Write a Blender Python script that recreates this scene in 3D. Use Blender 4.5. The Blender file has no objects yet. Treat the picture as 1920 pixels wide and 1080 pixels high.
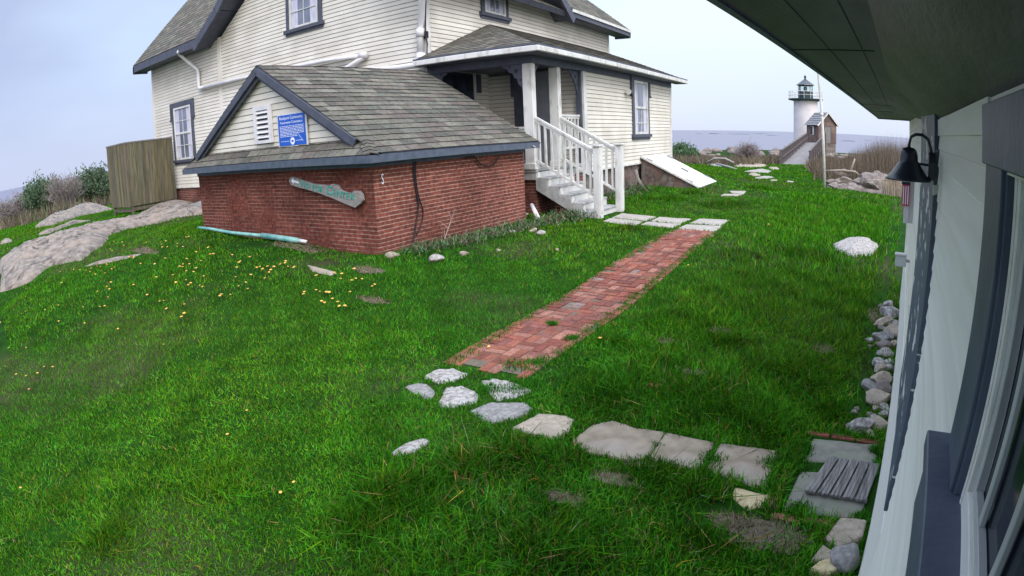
import bpy, bmesh, math, random
import numpy as np
from mathutils import Matrix, Vector
random.seed(7); RNG=np.random.default_rng(7)
S_=bpy.context.scene; COL=S_.collection
# ---------------------------------------------------------------- camera (wide security lens, measured barrel distortion)
cam=bpy.data.cameras.new('camera'); cam_o=bpy.data.objects.new('camera',cam); COL.objects.link(cam_o); S_.camera=cam_o
cam_o.matrix_world=Matrix.Rotation(0.55631758,4,'Z')@Matrix.Rotation(1.32308726,4,'X')@Matrix.Rotation(-0.04191024,4,'Z')
cam.type='PANO'; cam.panorama_type='FISHEYE_LENS_POLYNOMIAL'; cam.fisheye_fov=math.pi
cam.fisheye_polynomial_k0=0.0; cam.fisheye_polynomial_k1=-4.55604811e-02; cam.fisheye_polynomial_k2=-1.04696323e-04
cam.fisheye_polynomial_k3=2.04956722e-05; cam.fisheye_polynomial_k4=-8.50475988e-07
cam.sensor_width=36; cam.sensor_fit='HORIZONTAL'; cam.clip_start=0.01; cam.clip_end=60000
# ---------------------------------------------------------------- world
SUN_EL=math.radians(44); SUN_AZ=math.radians(125)   # azimuth clockwise from +Y
w=bpy.data.worlds.new('World'); S_.world=w; w.use_nodes=True; nt=w.node_tree; nt.nodes.clear()
def N(nt,t,**k):
    n=nt.nodes.new(t)
    for a,b in k.items(): setattr(n,a,b)
    return n
def LK(nt,a,b): nt.links.new(a,b)
out=N(nt,'ShaderNodeOutputWorld'); bg=N(nt,'ShaderNodeBackground'); sky=N(nt,'ShaderNodeTexSky')
sky.sky_type='NISHITA'; sky.sun_disc=False; sky.sun_elevation=SUN_EL; sky.sun_rotation=SUN_AZ
tc=N(nt,'ShaderNodeTexCoord')
sep=N(nt,'ShaderNodeSeparateXYZ'); LK(nt,tc.outputs['Generated'],sep.inputs[0])
def vmul(nt,vec,s):
    n=N(nt,'ShaderNodeVectorMath',operation='MULTIPLY'); LK(nt,vec,n.inputs[0]); n.inputs[1].default_value=s; return n.outputs[0]
nz=N(nt,'ShaderNodeTexNoise'); LK(nt,vmul(nt,tc.outputs['Generated'],(1.2,1.2,3.6)),nz.inputs['Vector']); nz.inputs['Scale'].default_value=2.2; nz.inputs['Detail'].default_value=4; nz.inputs['Roughness'].default_value=.45
# bank of brighter, thinner overcast toward the right of the house; bluer to the left
dot=N(nt,'ShaderNodeVectorMath',operation='DOT_PRODUCT'); LK(nt,tc.outputs['Generated'],dot.inputs[0]); dot.inputs[1].default_value=(-0.02,0.97,0.25)
mr=N(nt,'ShaderNodeMapRange'); LK(nt,dot.outputs['Value'],mr.inputs[0]); mr.inputs[1].default_value=.25; mr.inputs[2].default_value=.98
ad=N(nt,'ShaderNodeMath',operation='ADD'); LK(nt,mr.outputs[0],ad.inputs[0])
sb=N(nt,'ShaderNodeMath',operation='MULTIPLY_ADD'); LK(nt,nz.outputs['Fac'],sb.inputs[0]); sb.inputs[1].default_value=1.0; sb.inputs[2].default_value=-.5
LK(nt,sb.outputs[0],ad.inputs[1])
cr=N(nt,'ShaderNodeValToRGB'); LK(nt,ad.outputs[0],cr.inputs[0])
e=cr.color_ramp.elements; e[0].position=.0; e[0].color=(3.8,4.5,6.5,1); e[1].position=1.0; e[1].color=(7.0,7.8,8.4,1)
m=e.new(.45); m.color=(4.9,6.0,8.0,1); m=e.new(.75); m.color=(6.5,7.7,8.7,1)
# horizon band slightly lavender
hz=N(nt,'ShaderNodeMapRange'); LK(nt,sep.outputs['Z'],hz.inputs[0]); hz.inputs[1].default_value=0.0; hz.inputs[2].default_value=.16; hz.inputs[3].default_value=.65; hz.inputs[4].default_value=0
mh=N(nt,'ShaderNodeMix',data_type='RGBA'); LK(nt,hz.outputs[0],mh.inputs['Factor']); LK(nt,cr.outputs[0],mh.inputs['A']); mh.inputs['B'].default_value=(5.0,5.5,7.2,1)
mx=N(nt,'ShaderNodeMix',data_type='RGBA'); mx.inputs['Factor'].default_value=.93; LK(nt,sky.outputs[0],mx.inputs['A']); LK(nt,mh.outputs['Result'],mx.inputs['B'])
# overcast skies brighten strongly toward the zenith
zb=N(nt,'ShaderNodeMapRange',interpolation_type='SMOOTHSTEP'); LK(nt,sep.outputs['Z'],zb.inputs[0]); zb.inputs[1].default_value=.32; zb.inputs[2].default_value=.8; zb.inputs[3].default_value=1; zb.inputs[4].default_value=2.9
zs=N(nt,'ShaderNodeVectorMath',operation='SCALE'); LK(nt,mx.outputs['Result'],zs.inputs[0]); LK(nt,zb.outputs[0],zs.inputs['Scale']); # and brightest, warmer, around the sun hidden behind the cloud (behind the camera)
sdv=(math.sin(SUN_AZ)*math.cos(SUN_EL),math.cos(SUN_AZ)*math.cos(SUN_EL),math.sin(SUN_EL))
dg_=N(nt,'ShaderNodeVectorMath',operation='DOT_PRODUCT'); LK(nt,tc.outputs['Generated'],dg_.inputs[0]); dg_.inputs[1].default_value=sdv
gl=N(nt,'ShaderNodeMapRange',interpolation_type='SMOOTHSTEP'); LK(nt,dg_.outputs['Value'],gl.inputs[0]); gl.inputs[1].default_value=.25; gl.inputs[2].default_value=1
gc=N(nt,'ShaderNodeVectorMath',operation='SCALE'); gc.inputs[0].default_value=(12.5,10.9,8.4); LK(nt,gl.outputs[0],gc.inputs['Scale'])
ga=N(nt,'ShaderNodeVectorMath',operation='ADD'); LK(nt,zs.outputs[0],ga.inputs[0]); LK(nt,gc.outputs[0],ga.inputs[1]); LK(nt,ga.outputs[0],bg.inputs['Color']); bg.inputs['Strength'].default_value=.1; LK(nt,bg.outputs[0],out.inputs[0])
# ---------------------------------------------------------------- sun behind thin cloud
sl=bpy.data.lights.new('sun','SUN'); so=bpy.data.objects.new('sun',sl); COL.objects.link(so); sl.energy=1.2; sl.angle=math.radians(18); sl.color=(1,.97,.92)
sd=Vector((math.sin(SUN_AZ)*math.cos(SUN_EL),math.cos(SUN_AZ)*math.cos(SUN_EL),math.sin(SUN_EL))); so.rotation_euler=sd.to_track_quat('Z','Y').to_euler(); so.location=(20,-20,40)
vs=S_.view_settings; vs.view_transform='Standard'; vs.look='None'; vs.exposure=0.45; vs.gamma=1; vs.use_curve_mapping=False
S_.render.engine='CYCLES'
try: S_.cycles.use_denoising=True; S_.cycles.max_bounces=6
except Exception: pass
# ---------------------------------------------------------------- ground height
CP=np.array([[0.6,7.85,-2.0],[0.35,4,-2.05],[0.3,2.5,-2.1],[0,0,-2.15],[-3,4,-2.05],[-6.8,7.0,-1.8],[-12.5,7.2,-1.57],[-9.6,6.9,-1.68],[-6.6,11.4,-1.82],[-5.2,12,-1.87],[-3,12.5,-1.9],[-6.9,17,-1.78],[-6.9,22.5,-1.65],[-22.7,12,-1.62],[-16,10.5,-1.5],[-3,24,-2.0],[3,25,-2.1],[-7,1,-2.25],[-6,4,-2.08],[-12,4,-1.95],[-16,7.5,-1.7],[-20,8.5,-1.9],[-14,1,-2.6],[-26,10,-1.9],[-35,14,-2.1],[-42,17,-2.3],[-30,30,-2.4],[-60,40,-3.4],[-48,8,-2.6],[-60,22,-3.0],[0,40,-2.35],[5,15,-2.1],[10,60,-2.8],[-10,60,-2.8],[0,95,-3.1],[-40,90,-3.8],[-25,-5,-4],[0,-12,-2.6],[20,0,-2.3],[25,40,-2.8],[-60,0,-4],[-13,60,-3.2],[14,90,-3.1]])
def gzv(x,y):
    x=np.atleast_1d(np.asarray(x,float)); y=np.atleast_1d(np.asarray(y,float)); out=np.empty_like(x)
    for i in range(0,len(x),20000):
        a=x[i:i+20000,None]; b=y[i:i+20000,None]
        wt=1/((a-CP[:,0])**2+(b-CP[:,1])**2+.25)**1.6
        out[i:i+20000]=(wt*CP[:,2]).sum(1)/wt.sum(1)
    r=np.hypot(x,y); az=np.degrees(np.arctan2(-x,y)); R0=np.where(np.abs(az)<30,108,np.maximum(70,108-(np.abs(az)-30)))
    return out-np.clip((r-R0)*.22,0,14)
def gz(x,y): return float(gzv([x],[y])[0])
# ---------------------------------------------------------------- materials
MATS={}; ATTR=set()
def mat(name,c1,c2=None,scale=8,rough=.75,bump=0,bscale=60,attr=None,spec=.35,metal=0,detail=5,stretch=None,lo=.35,hi=.65,c3=None,s3=1.2,coord='Object'):
    m=bpy.data.materials.new(name); m.use_nodes=True; n=m.node_tree; b=n.nodes['Principled BSDF']; MATS[name]=m
    b.inputs['Roughness'].default_value=rough; b.inputs['Metallic'].default_value=metal; b.inputs['Specular IOR Level'].default_value=spec
    t=N(n,'ShaderNodeTexCoord'); vec=t.outputs[coord]
    if stretch: vec=vmul(n,vec,stretch)
    cur=None
    if c2:
        z=N(n,'ShaderNodeTexNoise'); LK(n,vec,z.inputs['Vector']); z.inputs['Scale'].default_value=scale; z.inputs['Detail'].default_value=detail
        r=N(n,'ShaderNodeMapRange'); LK(n,z.outputs['Fac'],r.inputs[0]); r.inputs[1].default_value=lo; r.inputs[2].default_value=hi
        x=N(n,'ShaderNodeMix',data_type='RGBA'); LK(n,r.outputs[0],x.inputs['Factor']); x.inputs['A'].default_value=(*c1,1); x.inputs['B'].default_value=(*c2,1); cur=x.outputs['Result']
        if c3:
            z=N(n,'ShaderNodeTexNoise'); LK(n,vec,z.inputs['Vector']); z.inputs['Scale'].default_value=s3; z.inputs['Detail'].default_value=6
            r=N(n,'ShaderNodeMapRange'); LK(n,z.outputs['Fac'],r.inputs[0]); r.inputs[1].default_value=.5; r.inputs[2].default_value=.68
            x=N(n,'ShaderNodeMix',data_type='RGBA'); LK(n,r.outputs[0],x.inputs['Factor']); LK(n,cur,x.inputs['A']); x.inputs['B'].default_value=(*c3,1); cur=x.outputs['Result']
    if attr:
        ATTR.add(name)
        a=N(n,'ShaderNodeAttribute',attribute_name=attr)
        if cur is not None:
            x=N(n,'ShaderNodeMix',data_type='RGBA',blend_type='MULTIPLY'); x.inputs['Factor'].default_value=1; LK(n,cur,x.inputs['A']); LK(n,a.outputs['Color'],x.inputs['B']); cur=x.outputs['Result']
        else: cur=a.outputs['Color']
    if cur is not None: LK(n,cur,b.inputs['Base Color'])
    else: b.inputs['Base Color'].default_value=(*c1,1)
    if bump:
        z=N(n,'ShaderNodeTexNoise'); LK(n,vec,z.inputs['Vector']); z.inputs['Scale'].default_value=bscale; z.inputs['Detail'].default_value=6
        p=N(n,'ShaderNodeBump'); p.inputs['Strength'].default_value=bump; p.inputs['Distance'].default_value=.02; LK(n,z.outputs['Fac'],p.inputs['Height']); LK(n,p.outputs[0],b.inputs['Normal'])
    return m
siding_m=mat('cream_siding',(.66,.625,.56),(.73,.70,.64),c3=(.60,.565,.50),s3=.9,scale=1.6,rough=.6,bump=.15,bscale=90,attr='col')
def crack(m,sc,dep=1.0,wd=.03,colr=(.06,.05,.045)):
    n=m.node_tree; b=n.nodes['Principled BSDF']; src=b.inputs['Base Color'].links[0].from_socket; t=N(n,'ShaderNodeTexCoord'); z=N(n,'ShaderNodeTexNoise'); LK(n,t.outputs['Object'],z.inputs['Vector']); z.inputs['Scale'].default_value=sc*1.5; z.inputs['Detail'].default_value=5
    a=N(n,'ShaderNodeVectorMath',operation='MULTIPLY_ADD'); LK(n,z.outputs['Color'],a.inputs[0]); a.inputs[1].default_value=(.9/sc,.9/sc,.9/sc); LK(n,t.outputs['Object'],a.inputs[2])
    v=N(n,'ShaderNodeTexVoronoi',feature='DISTANCE_TO_EDGE'); LK(n,vmul(n,a.outputs[0],(1,.45,1.6)),v.inputs['Vector']); v.inputs['Scale'].default_value=sc
    r=N(n,'ShaderNodeMapRange'); LK(n,v.outputs['Distance'],r.inputs[0]); r.inputs[1].default_value=0; r.inputs[2].default_value=wd; r.inputs[3].default_value=1; r.inputs[4].default_value=0
    z2=N(n,'ShaderNodeTexNoise'); LK(n,t.outputs['Object'],z2.inputs['Vector']); z2.inputs['Scale'].default_value=sc*2.3
    r2=N(n,'ShaderNodeMapRange'); LK(n,z2.outputs['Fac'],r2.inputs[0]); r2.inputs[1].default_value=.42; r2.inputs[2].default_value=.56
    f=N(n,'ShaderNodeMath',operation='MULTIPLY'); LK(n,r.outputs[0],f.inputs[0]); LK(n,r2.outputs[0],f.inputs[1])
    x=N(n,'ShaderNodeMix',data_type='RGBA'); LK(n,f.outputs[0],x.inputs['Factor']); LK(n,src,x.inputs['A']); x.inputs['B'].default_value=(*colr,1); LK(n,x.outputs['Result'],b.inputs['Base Color'])
siding2_m=mat('cottage_siding',(.74,.735,.66),(.84,.83,.77),scale=5,rough=.5,bump=.2,bscale=140,stretch=(1,.25,6))
siding3_m=mat('cottage_clapboard',(.74,.735,.66),(.84,.83,.77),scale=5,rough=.5,bump=.2,bscale=140,stretch=(1,.25,6),attr='col')
white_m=mat('white_paint',(.58,.58,.56),(.70,.70,.68),scale=3,rough=.5,c3=(.44,.43,.40),s3=6,stretch=(1,1,.4))
worn_m=mat('worn_white_paint',(.42,.42,.41),(.26,.26,.26),scale=6,rough=.6,bump=.2,bscale=50)
blue_m=mat('slate_blue_trim',(.060,.068,.095),(.085,.092,.125),scale=5,rough=.55,bump=.1,bscale=60)
blued_m=mat('slate_blue_worn',(.065,.085,.12),(.095,.115,.155),scale=8,rough=.5,bump=.1)
def peel_mat():
    m=mat('peeling_blue_paint',(.065,.085,.12),(.095,.115,.155),scale=8,rough=.55); n=m.node_tree; b=n.nodes['Principled BSDF']
    src=b.inputs['Base Color'].links[0].from_socket
    t=N(n,'ShaderNodeTexCoord'); z=N(n,'ShaderNodeTexNoise'); LK(n,vmul(n,t.outputs['Object'],(1,.9,2.6)),z.inputs['Vector']); z.inputs['Scale'].default_value=4.3; z.inputs['Detail'].default_value=9; z.inputs['Roughness'].default_value=.62
    r=N(n,'ShaderNodeMapRange'); LK(n,z.outputs['Fac'],r.inputs[0]); r.inputs[1].default_value=.585; r.inputs[2].default_value=.6
    x=N(n,'ShaderNodeMix',data_type='RGBA'); LK(n,r.outputs[0],x.inputs['Factor']); LK(n,src,x.inputs['A']); x.inputs['B'].default_value=(.62,.62,.6,1); LK(n,x.outputs['Result'],b.inputs['Base Color'])
    return m
peel_m=peel_mat()
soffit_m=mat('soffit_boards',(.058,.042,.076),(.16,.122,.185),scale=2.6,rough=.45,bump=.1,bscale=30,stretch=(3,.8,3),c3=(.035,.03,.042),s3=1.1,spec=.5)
shing_m=mat('asphalt_shingle',(.75,.75,.75),(1.15,1.15,1.15),scale=14,rough=.95,bump=.6,bscale=160,attr='col',spec=.15)
glass_m=mat('window_glass',(.10,.12,.17),(.20,.22,.30),scale=1.4,rough=.08,spec=.9)
glassd_m=mat('dark_window_glass',(.012,.018,.028),(.03,.04,.055),scale=3,rough=.1,spec=.55)
curtain_m=mat('curtain',(.42,.42,.52),(.60,.60,.70),scale=9,rough=.8,stretch=(4,4,.4))
dark_m=mat('dark_interior',(.02,.022,.03),rough=.6)
greydoor_m=mat('grey_door_paint',(.20,.21,.24),(.24,.25,.28),scale=3,rough=.5)
granite_m=mat('granite',(.115,.10,.084),(.26,.228,.20),scale=7,rough=.9,bump=.7,bscale=30,c3=(.26,.21,.17),s3=2.1)
granitel_m=mat('pale_granite',(.16,.148,.135),(.40,.372,.345),scale=26,rough=.9,bump=1,bscale=32,c3=(.34,.33,.32),s3=14)
crack(granite_m,1.1,wd=.05); crack(granitel_m,9,wd=.022,colr=(.12,.11,.10))
greyst_m=mat('grey_stone',(.14,.138,.132),(.25,.24,.225),scale=30,rough=.9,bump=.5,bscale=60)
tanst_m=mat('tan_stone',(.24,.20,.15),(.35,.30,.235),scale=24,rough=.9,bump=.5,bscale=70,c3=(.26,.22,.17),s3=5)
yelst_m=mat('ochre_stone',(.40,.32,.17),(.50,.42,.26),scale=14,rough=.9,bump=.6,bscale=60)
conc_m=mat('concrete_slab',(.17,.14,.10),(.26,.215,.16),scale=9,rough=.9,bump=.35,bscale=160,c3=(.26,.23,.19),s3=3)
concg_m=mat('mossy_concrete',(.14,.14,.115),(.21,.20,.165),scale=10,rough=.9,bump=.35,bscale=160,c3=(.17,.19,.14),s3=4)
paver_m=mat('pale_paver',(.25,.225,.20),(.36,.33,.29),scale=7,rough=.9,bump=.3,bscale=120)
greywood_m=mat('weathered_wood',(.13,.125,.12),(.26,.25,.24),scale=9,rough=.9,bump=.6,bscale=60,stretch=(.35,5,5))
grate_m=mat('grate_wood',(.10,.097,.092),(.24,.23,.22),scale=8,rough=.9,bump=.6,bscale=60,stretch=(7,.5,5))
deck_m=mat('ramp_deck',(.17,.16,.16),(.24,.225,.225),scale=2,rough=.9)
deckwood_m=mat('grey_ramp_wood',(.085,.07,.07),(.14,.12,.12),scale=6,rough=.9)
cedar_m=mat('cedar_boards',(.085,.078,.055),(.15,.135,.09),scale=5,rough=.8,bump=.3,bscale=30,attr='col',stretch=(4,4,.35))
black_m=mat('black_iron',(.012,.016,.024),(.02,.026,.036),scale=20,rough=.32,spec=.6)
cable_m=mat('black_cable',(.01,.01,.015),rough=.5)
pipeg_m=mat('green_plastic_pipe',(.10,.34,.30),(.25,.45,.42),scale=6,rough=.5)
pvc_m=mat('white_pvc',(.70,.69,.70),(.60,.59,.62),scale=3,rough=.4)
blue_sign_m=mat('blue_enamel',(.012,.09,.48),(.02,.11,.52),scale=5,rough=.4)
ink_m=mat('white_ink',(.75,.78,.85),rough=.6)
signwood_m=mat('driftwood_board',(.20,.19,.18),(.32,.30,.28),scale=7,rough=.85,bump=.4,bscale=60,stretch=(1,5,5))
teal_m=mat('teal_letters',(.02,.30,.25),(.06,.40,.34),scale=40,rough=.6)
red_m=mat('red_plastic',(.50,.03,.07),rough=.5)
box_m=mat('grey_plastic_box',(.40,.42,.40),(.5,.52,.5),scale=10,rough=.5)
stem_m=mat('dry_stem',(.20,.16,.13),(.34,.29,.25),scale=3,rough=.9)
twig_m=mat('bare_twig',(.16,.13,.13),(.28,.24,.24),scale=1,rough=.9)
leaf_m=mat('shrub_leaf',(.05,.09,.035),(.10,.16,.06),scale=2,rough=.8,attr='col')
reed_m=mat('dead_reeds',(.9,.9,.9),rough=.95,attr='col',spec=.1)
grass_m=mat('grass_blade',(.9,.9,.9),rough=.8,attr='col',spec=0)
dand_m=mat('dandelion_yellow',(.66,.34,.03),(.70,.44,.14),scale=90,rough=.8)
petal_stem_m=mat('dandelion_stem',(.12,.22,.06),rough=.8)
tower_m=mat('whitewashed_tower',(.62,.58,.60),(.72,.68,.69),scale=.8,rough=.8,bump=.2,bscale=6)
lroof_m=mat('lantern_roof',(.10,.06,.07),rough=.6)
lgreen_m=mat('dark_green_iron',(.02,.045,.05),rough=.5)
grayroof_m=mat('slate_roof',(.16,.16,.17),(.24,.24,.26),scale=4,rough=.9)
pole_m=mat('pole_paint',(.55,.52,.50),(.66,.64,.62),scale=2,rough=.7)
mortar_dirt=mat('joint_dirt',(.09,.07,.05),(.13,.11,.08),scale=20,rough=1)
pathbrick_m=mat('path_brick',(.75,.75,.75),(1.15,1.15,1.15),scale=25,rough=.9,bump=.6,bscale=90,attr='col',spec=.15)
boulder_m=mat('shore_rock',(.12,.10,.092),(.25,.215,.19),scale=3,rough=.95,bump=.6,bscale=18)
island_m=mat('islet_rock',(.10,.10,.13),rough=.9)
leaf2_m=mat('weed_leaf',(.9,.9,.9),rough=.8,attr='col')
def brick_mat(name,a,b,mortar,ms=.012,fade=0.,rw=.215,rh=.0677,bump=.5):
    m=bpy.data.materials.new(name); m.use_nodes=True; n=m.node_tree; p=n.nodes['Principled BSDF']; p.inputs['Roughness'].default_value=.9; p.inputs['Specular IOR Level'].default_value=.15
    uv=N(n,'ShaderNodeUVMap',uv_map='UVMap'); nzz=N(n,'ShaderNodeTexNoise'); LK(n,uv.outputs[0],nzz.inputs['Vector']); nzz.inputs['Scale'].default_value=5
    # slightly wandering courses
    off=N(n,'ShaderNodeVectorMath',operation='MULTIPLY_ADD'); LK(n,nzz.outputs['Color'],off.inputs[0]); off.inputs[1].default_value=(.012,.010,0); LK(n,uv.outputs[0],off.inputs[2])
    br=N(n,'ShaderNodeTexBrick'); LK(n,off.outputs[0],br.inputs['Vector']); br.offset=.5
    br.inputs['Scale'].default_value=1; br.inputs['Brick Width'].default_value=rw; br.inputs['Row Height'].default_value=rh; br.inputs['Mortar Size'].default_value=ms; br.inputs['Mortar Smooth'].default_value=.25; br.inputs['Bias'].default_value=0
    br.inputs['Color1'].default_value=(*a,1); br.inputs['Color2'].default_value=(*b,1); br.inputs['Mortar'].default_value=(*mortar,1)
    su=N(n,'ShaderNodeSeparateXYZ'); LK(n,off.outputs[0],su.inputs[0]); dv=N(n,'ShaderNodeMath',operation='DIVIDE'); LK(n,su.outputs['Y'],dv.inputs[0]); dv.inputs[1].default_value=rh
    fr=N(n,'ShaderNodeMath',operation='FRACT'); LK(n,dv.outputs[0],fr.inputs[0]); pg=N(n,'ShaderNodeMath',operation='PINGPONG'); LK(n,fr.outputs[0],pg.inputs[0]); pg.inputs[1].default_value=.5
    hm=N(n,'ShaderNodeMapRange'); LK(n,pg.outputs[0],hm.inputs[0]); hm.inputs[1].default_value=.13; hm.inputs[2].default_value=.06
    hv=N(n,'ShaderNodeMath',operation='MULTIPLY_ADD'); LK(n,hm.outputs[0],hv.inputs[0]); hv.inputs[1].default_value=.92; hv.inputs[2].default_value=.08
    # weathered areas where mortar is stained to the brick colour
    z2=N(n,'ShaderNodeTexNoise'); LK(n,uv.outputs[0],z2.inputs['Vector']); z2.inputs['Scale'].default_value=1.1; z2.inputs['Detail'].default_value=7
    r=N(n,'ShaderNodeMapRange'); LK(n,z2.outputs['Fac'],r.inputs[0]); r.inputs[1].default_value=.40-fade; r.inputs[2].default_value=.60-fade
    f=N(n,'ShaderNodeMath',operation='MULTIPLY'); LK(n,hv.outputs[0],f.inputs[0]); LK(n,r.outputs[0],f.inputs[1]); f2=N(n,'ShaderNodeMath',operation='MULTIPLY'); LK(n,f.outputs[0],f2.inputs[0]); LK(n,br.outputs['Fac'],f2.inputs[1])
    br.inputs['Mortar'].default_value=(a[0]*.75,a[1]*.75,a[2]*.75,1)
    mixm=N(n,'ShaderNodeMix',data_type='RGBA'); LK(n,f2.outputs[0],mixm.inputs['Factor']); LK(n,br.outputs['Color'],mixm.inputs['A']); mixm.inputs['B'].default_value=(*mortar,1)
    z3=N(n,'ShaderNodeTexNoise'); LK(n,uv.outputs[0],z3.inputs['Vector']); z3.inputs['Scale'].default_value=14; z3.inputs['Detail'].default_value=8
    r3=N(n,'ShaderNodeMapRange'); LK(n,z3.outputs['Fac'],r3.inputs[0]); r3.inputs[1].default_value=.3; r3.inputs[2].default_value=.7; r3.inputs[3].default_value=.55; r3.inputs[4].default_value=1.45
    mm=N(n,'ShaderNodeVectorMath',operation='SCALE'); LK(n,mixm.outputs['Result'],mm.inputs[0]); LK(n,r3.outputs[0],mm.inputs['Scale'])
    z6=N(n,'ShaderNodeTexNoise'); LK(n,uv.outputs[0],z6.inputs['Vector']); z6.inputs['Scale'].default_value=.8; z6.inputs['Detail'].default_value=4; r6=N(n,'ShaderNodeMapRange'); LK(n,z6.outputs['Fac'],r6.inputs[0]); r6.inputs[1].default_value=.35; r6.inputs[2].default_value=.65; r6.inputs[3].default_value=.75; r6.inputs[4].default_value=1.25
    m6=N(n,'ShaderNodeVectorMath',operation='SCALE'); LK(n,mm.outputs[0],m6.inputs[0]); LK(n,r6.outputs[0],m6.inputs['Scale']); mm=m6
    # spalled pale flecks
    z4=N(n,'ShaderNodeTexNoise'); LK(n,vmul(n,uv.outputs[0],(.45,1,1)),z4.inputs['Vector']); z4.inputs['Scale'].default_value=16; z4.inputs['Detail'].default_value=2
    r4=N(n,'ShaderNodeMapRange'); LK(n,z4.outputs['Fac'],r4.inputs[0]); r4.inputs[1].default_value=.745; r4.inputs[2].default_value=.765
    m5=N(n,'ShaderNodeMix',data_type='RGBA'); LK(n,r4.outputs[0],m5.inputs['Factor']); LK(n,mm.outputs[0],m5.inputs['A']); m5.inputs['B'].default_value=(.42,.33,.29,1)
    LK(n,m5.outputs['Result'],p.inputs['Base Color'])
    bp=N(n,'ShaderNodeBump'); bp.inputs['Strength'].default_value=bump; bp.inputs['Distance'].default_value=.008; bp.invert=True; LK(n,br.outputs['Fac'],bp.inputs['Height']); LK(n,bp.outputs[0],p.inputs['Normal'])
    return m
brickA_m=brick_mat('old_red_brick',(.115,.037,.028),(.175,.052,.038),(.27,.165,.13),ms=.008,fade=.03,bump=.15)
brickB_m=brick_mat('old_red_brick_pointed',(.135,.045,.034),(.20,.062,.045),(.34,.23,.19),ms=.008,fade=.12,bump=.15)
fdn_m=brick_mat('foundation_brick',(.12,.040,.032),(.16,.055,.042),(.30,.22,.19),ms=.008,fade=.1,bump=.15)
rubble_m=mat('rubble_foundation',(.08,.068,.06),(.20,.17,.15),scale=9,rough=.95,bump=.9,bscale=12,c3=(.16,.09,.08),s3=3)
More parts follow.
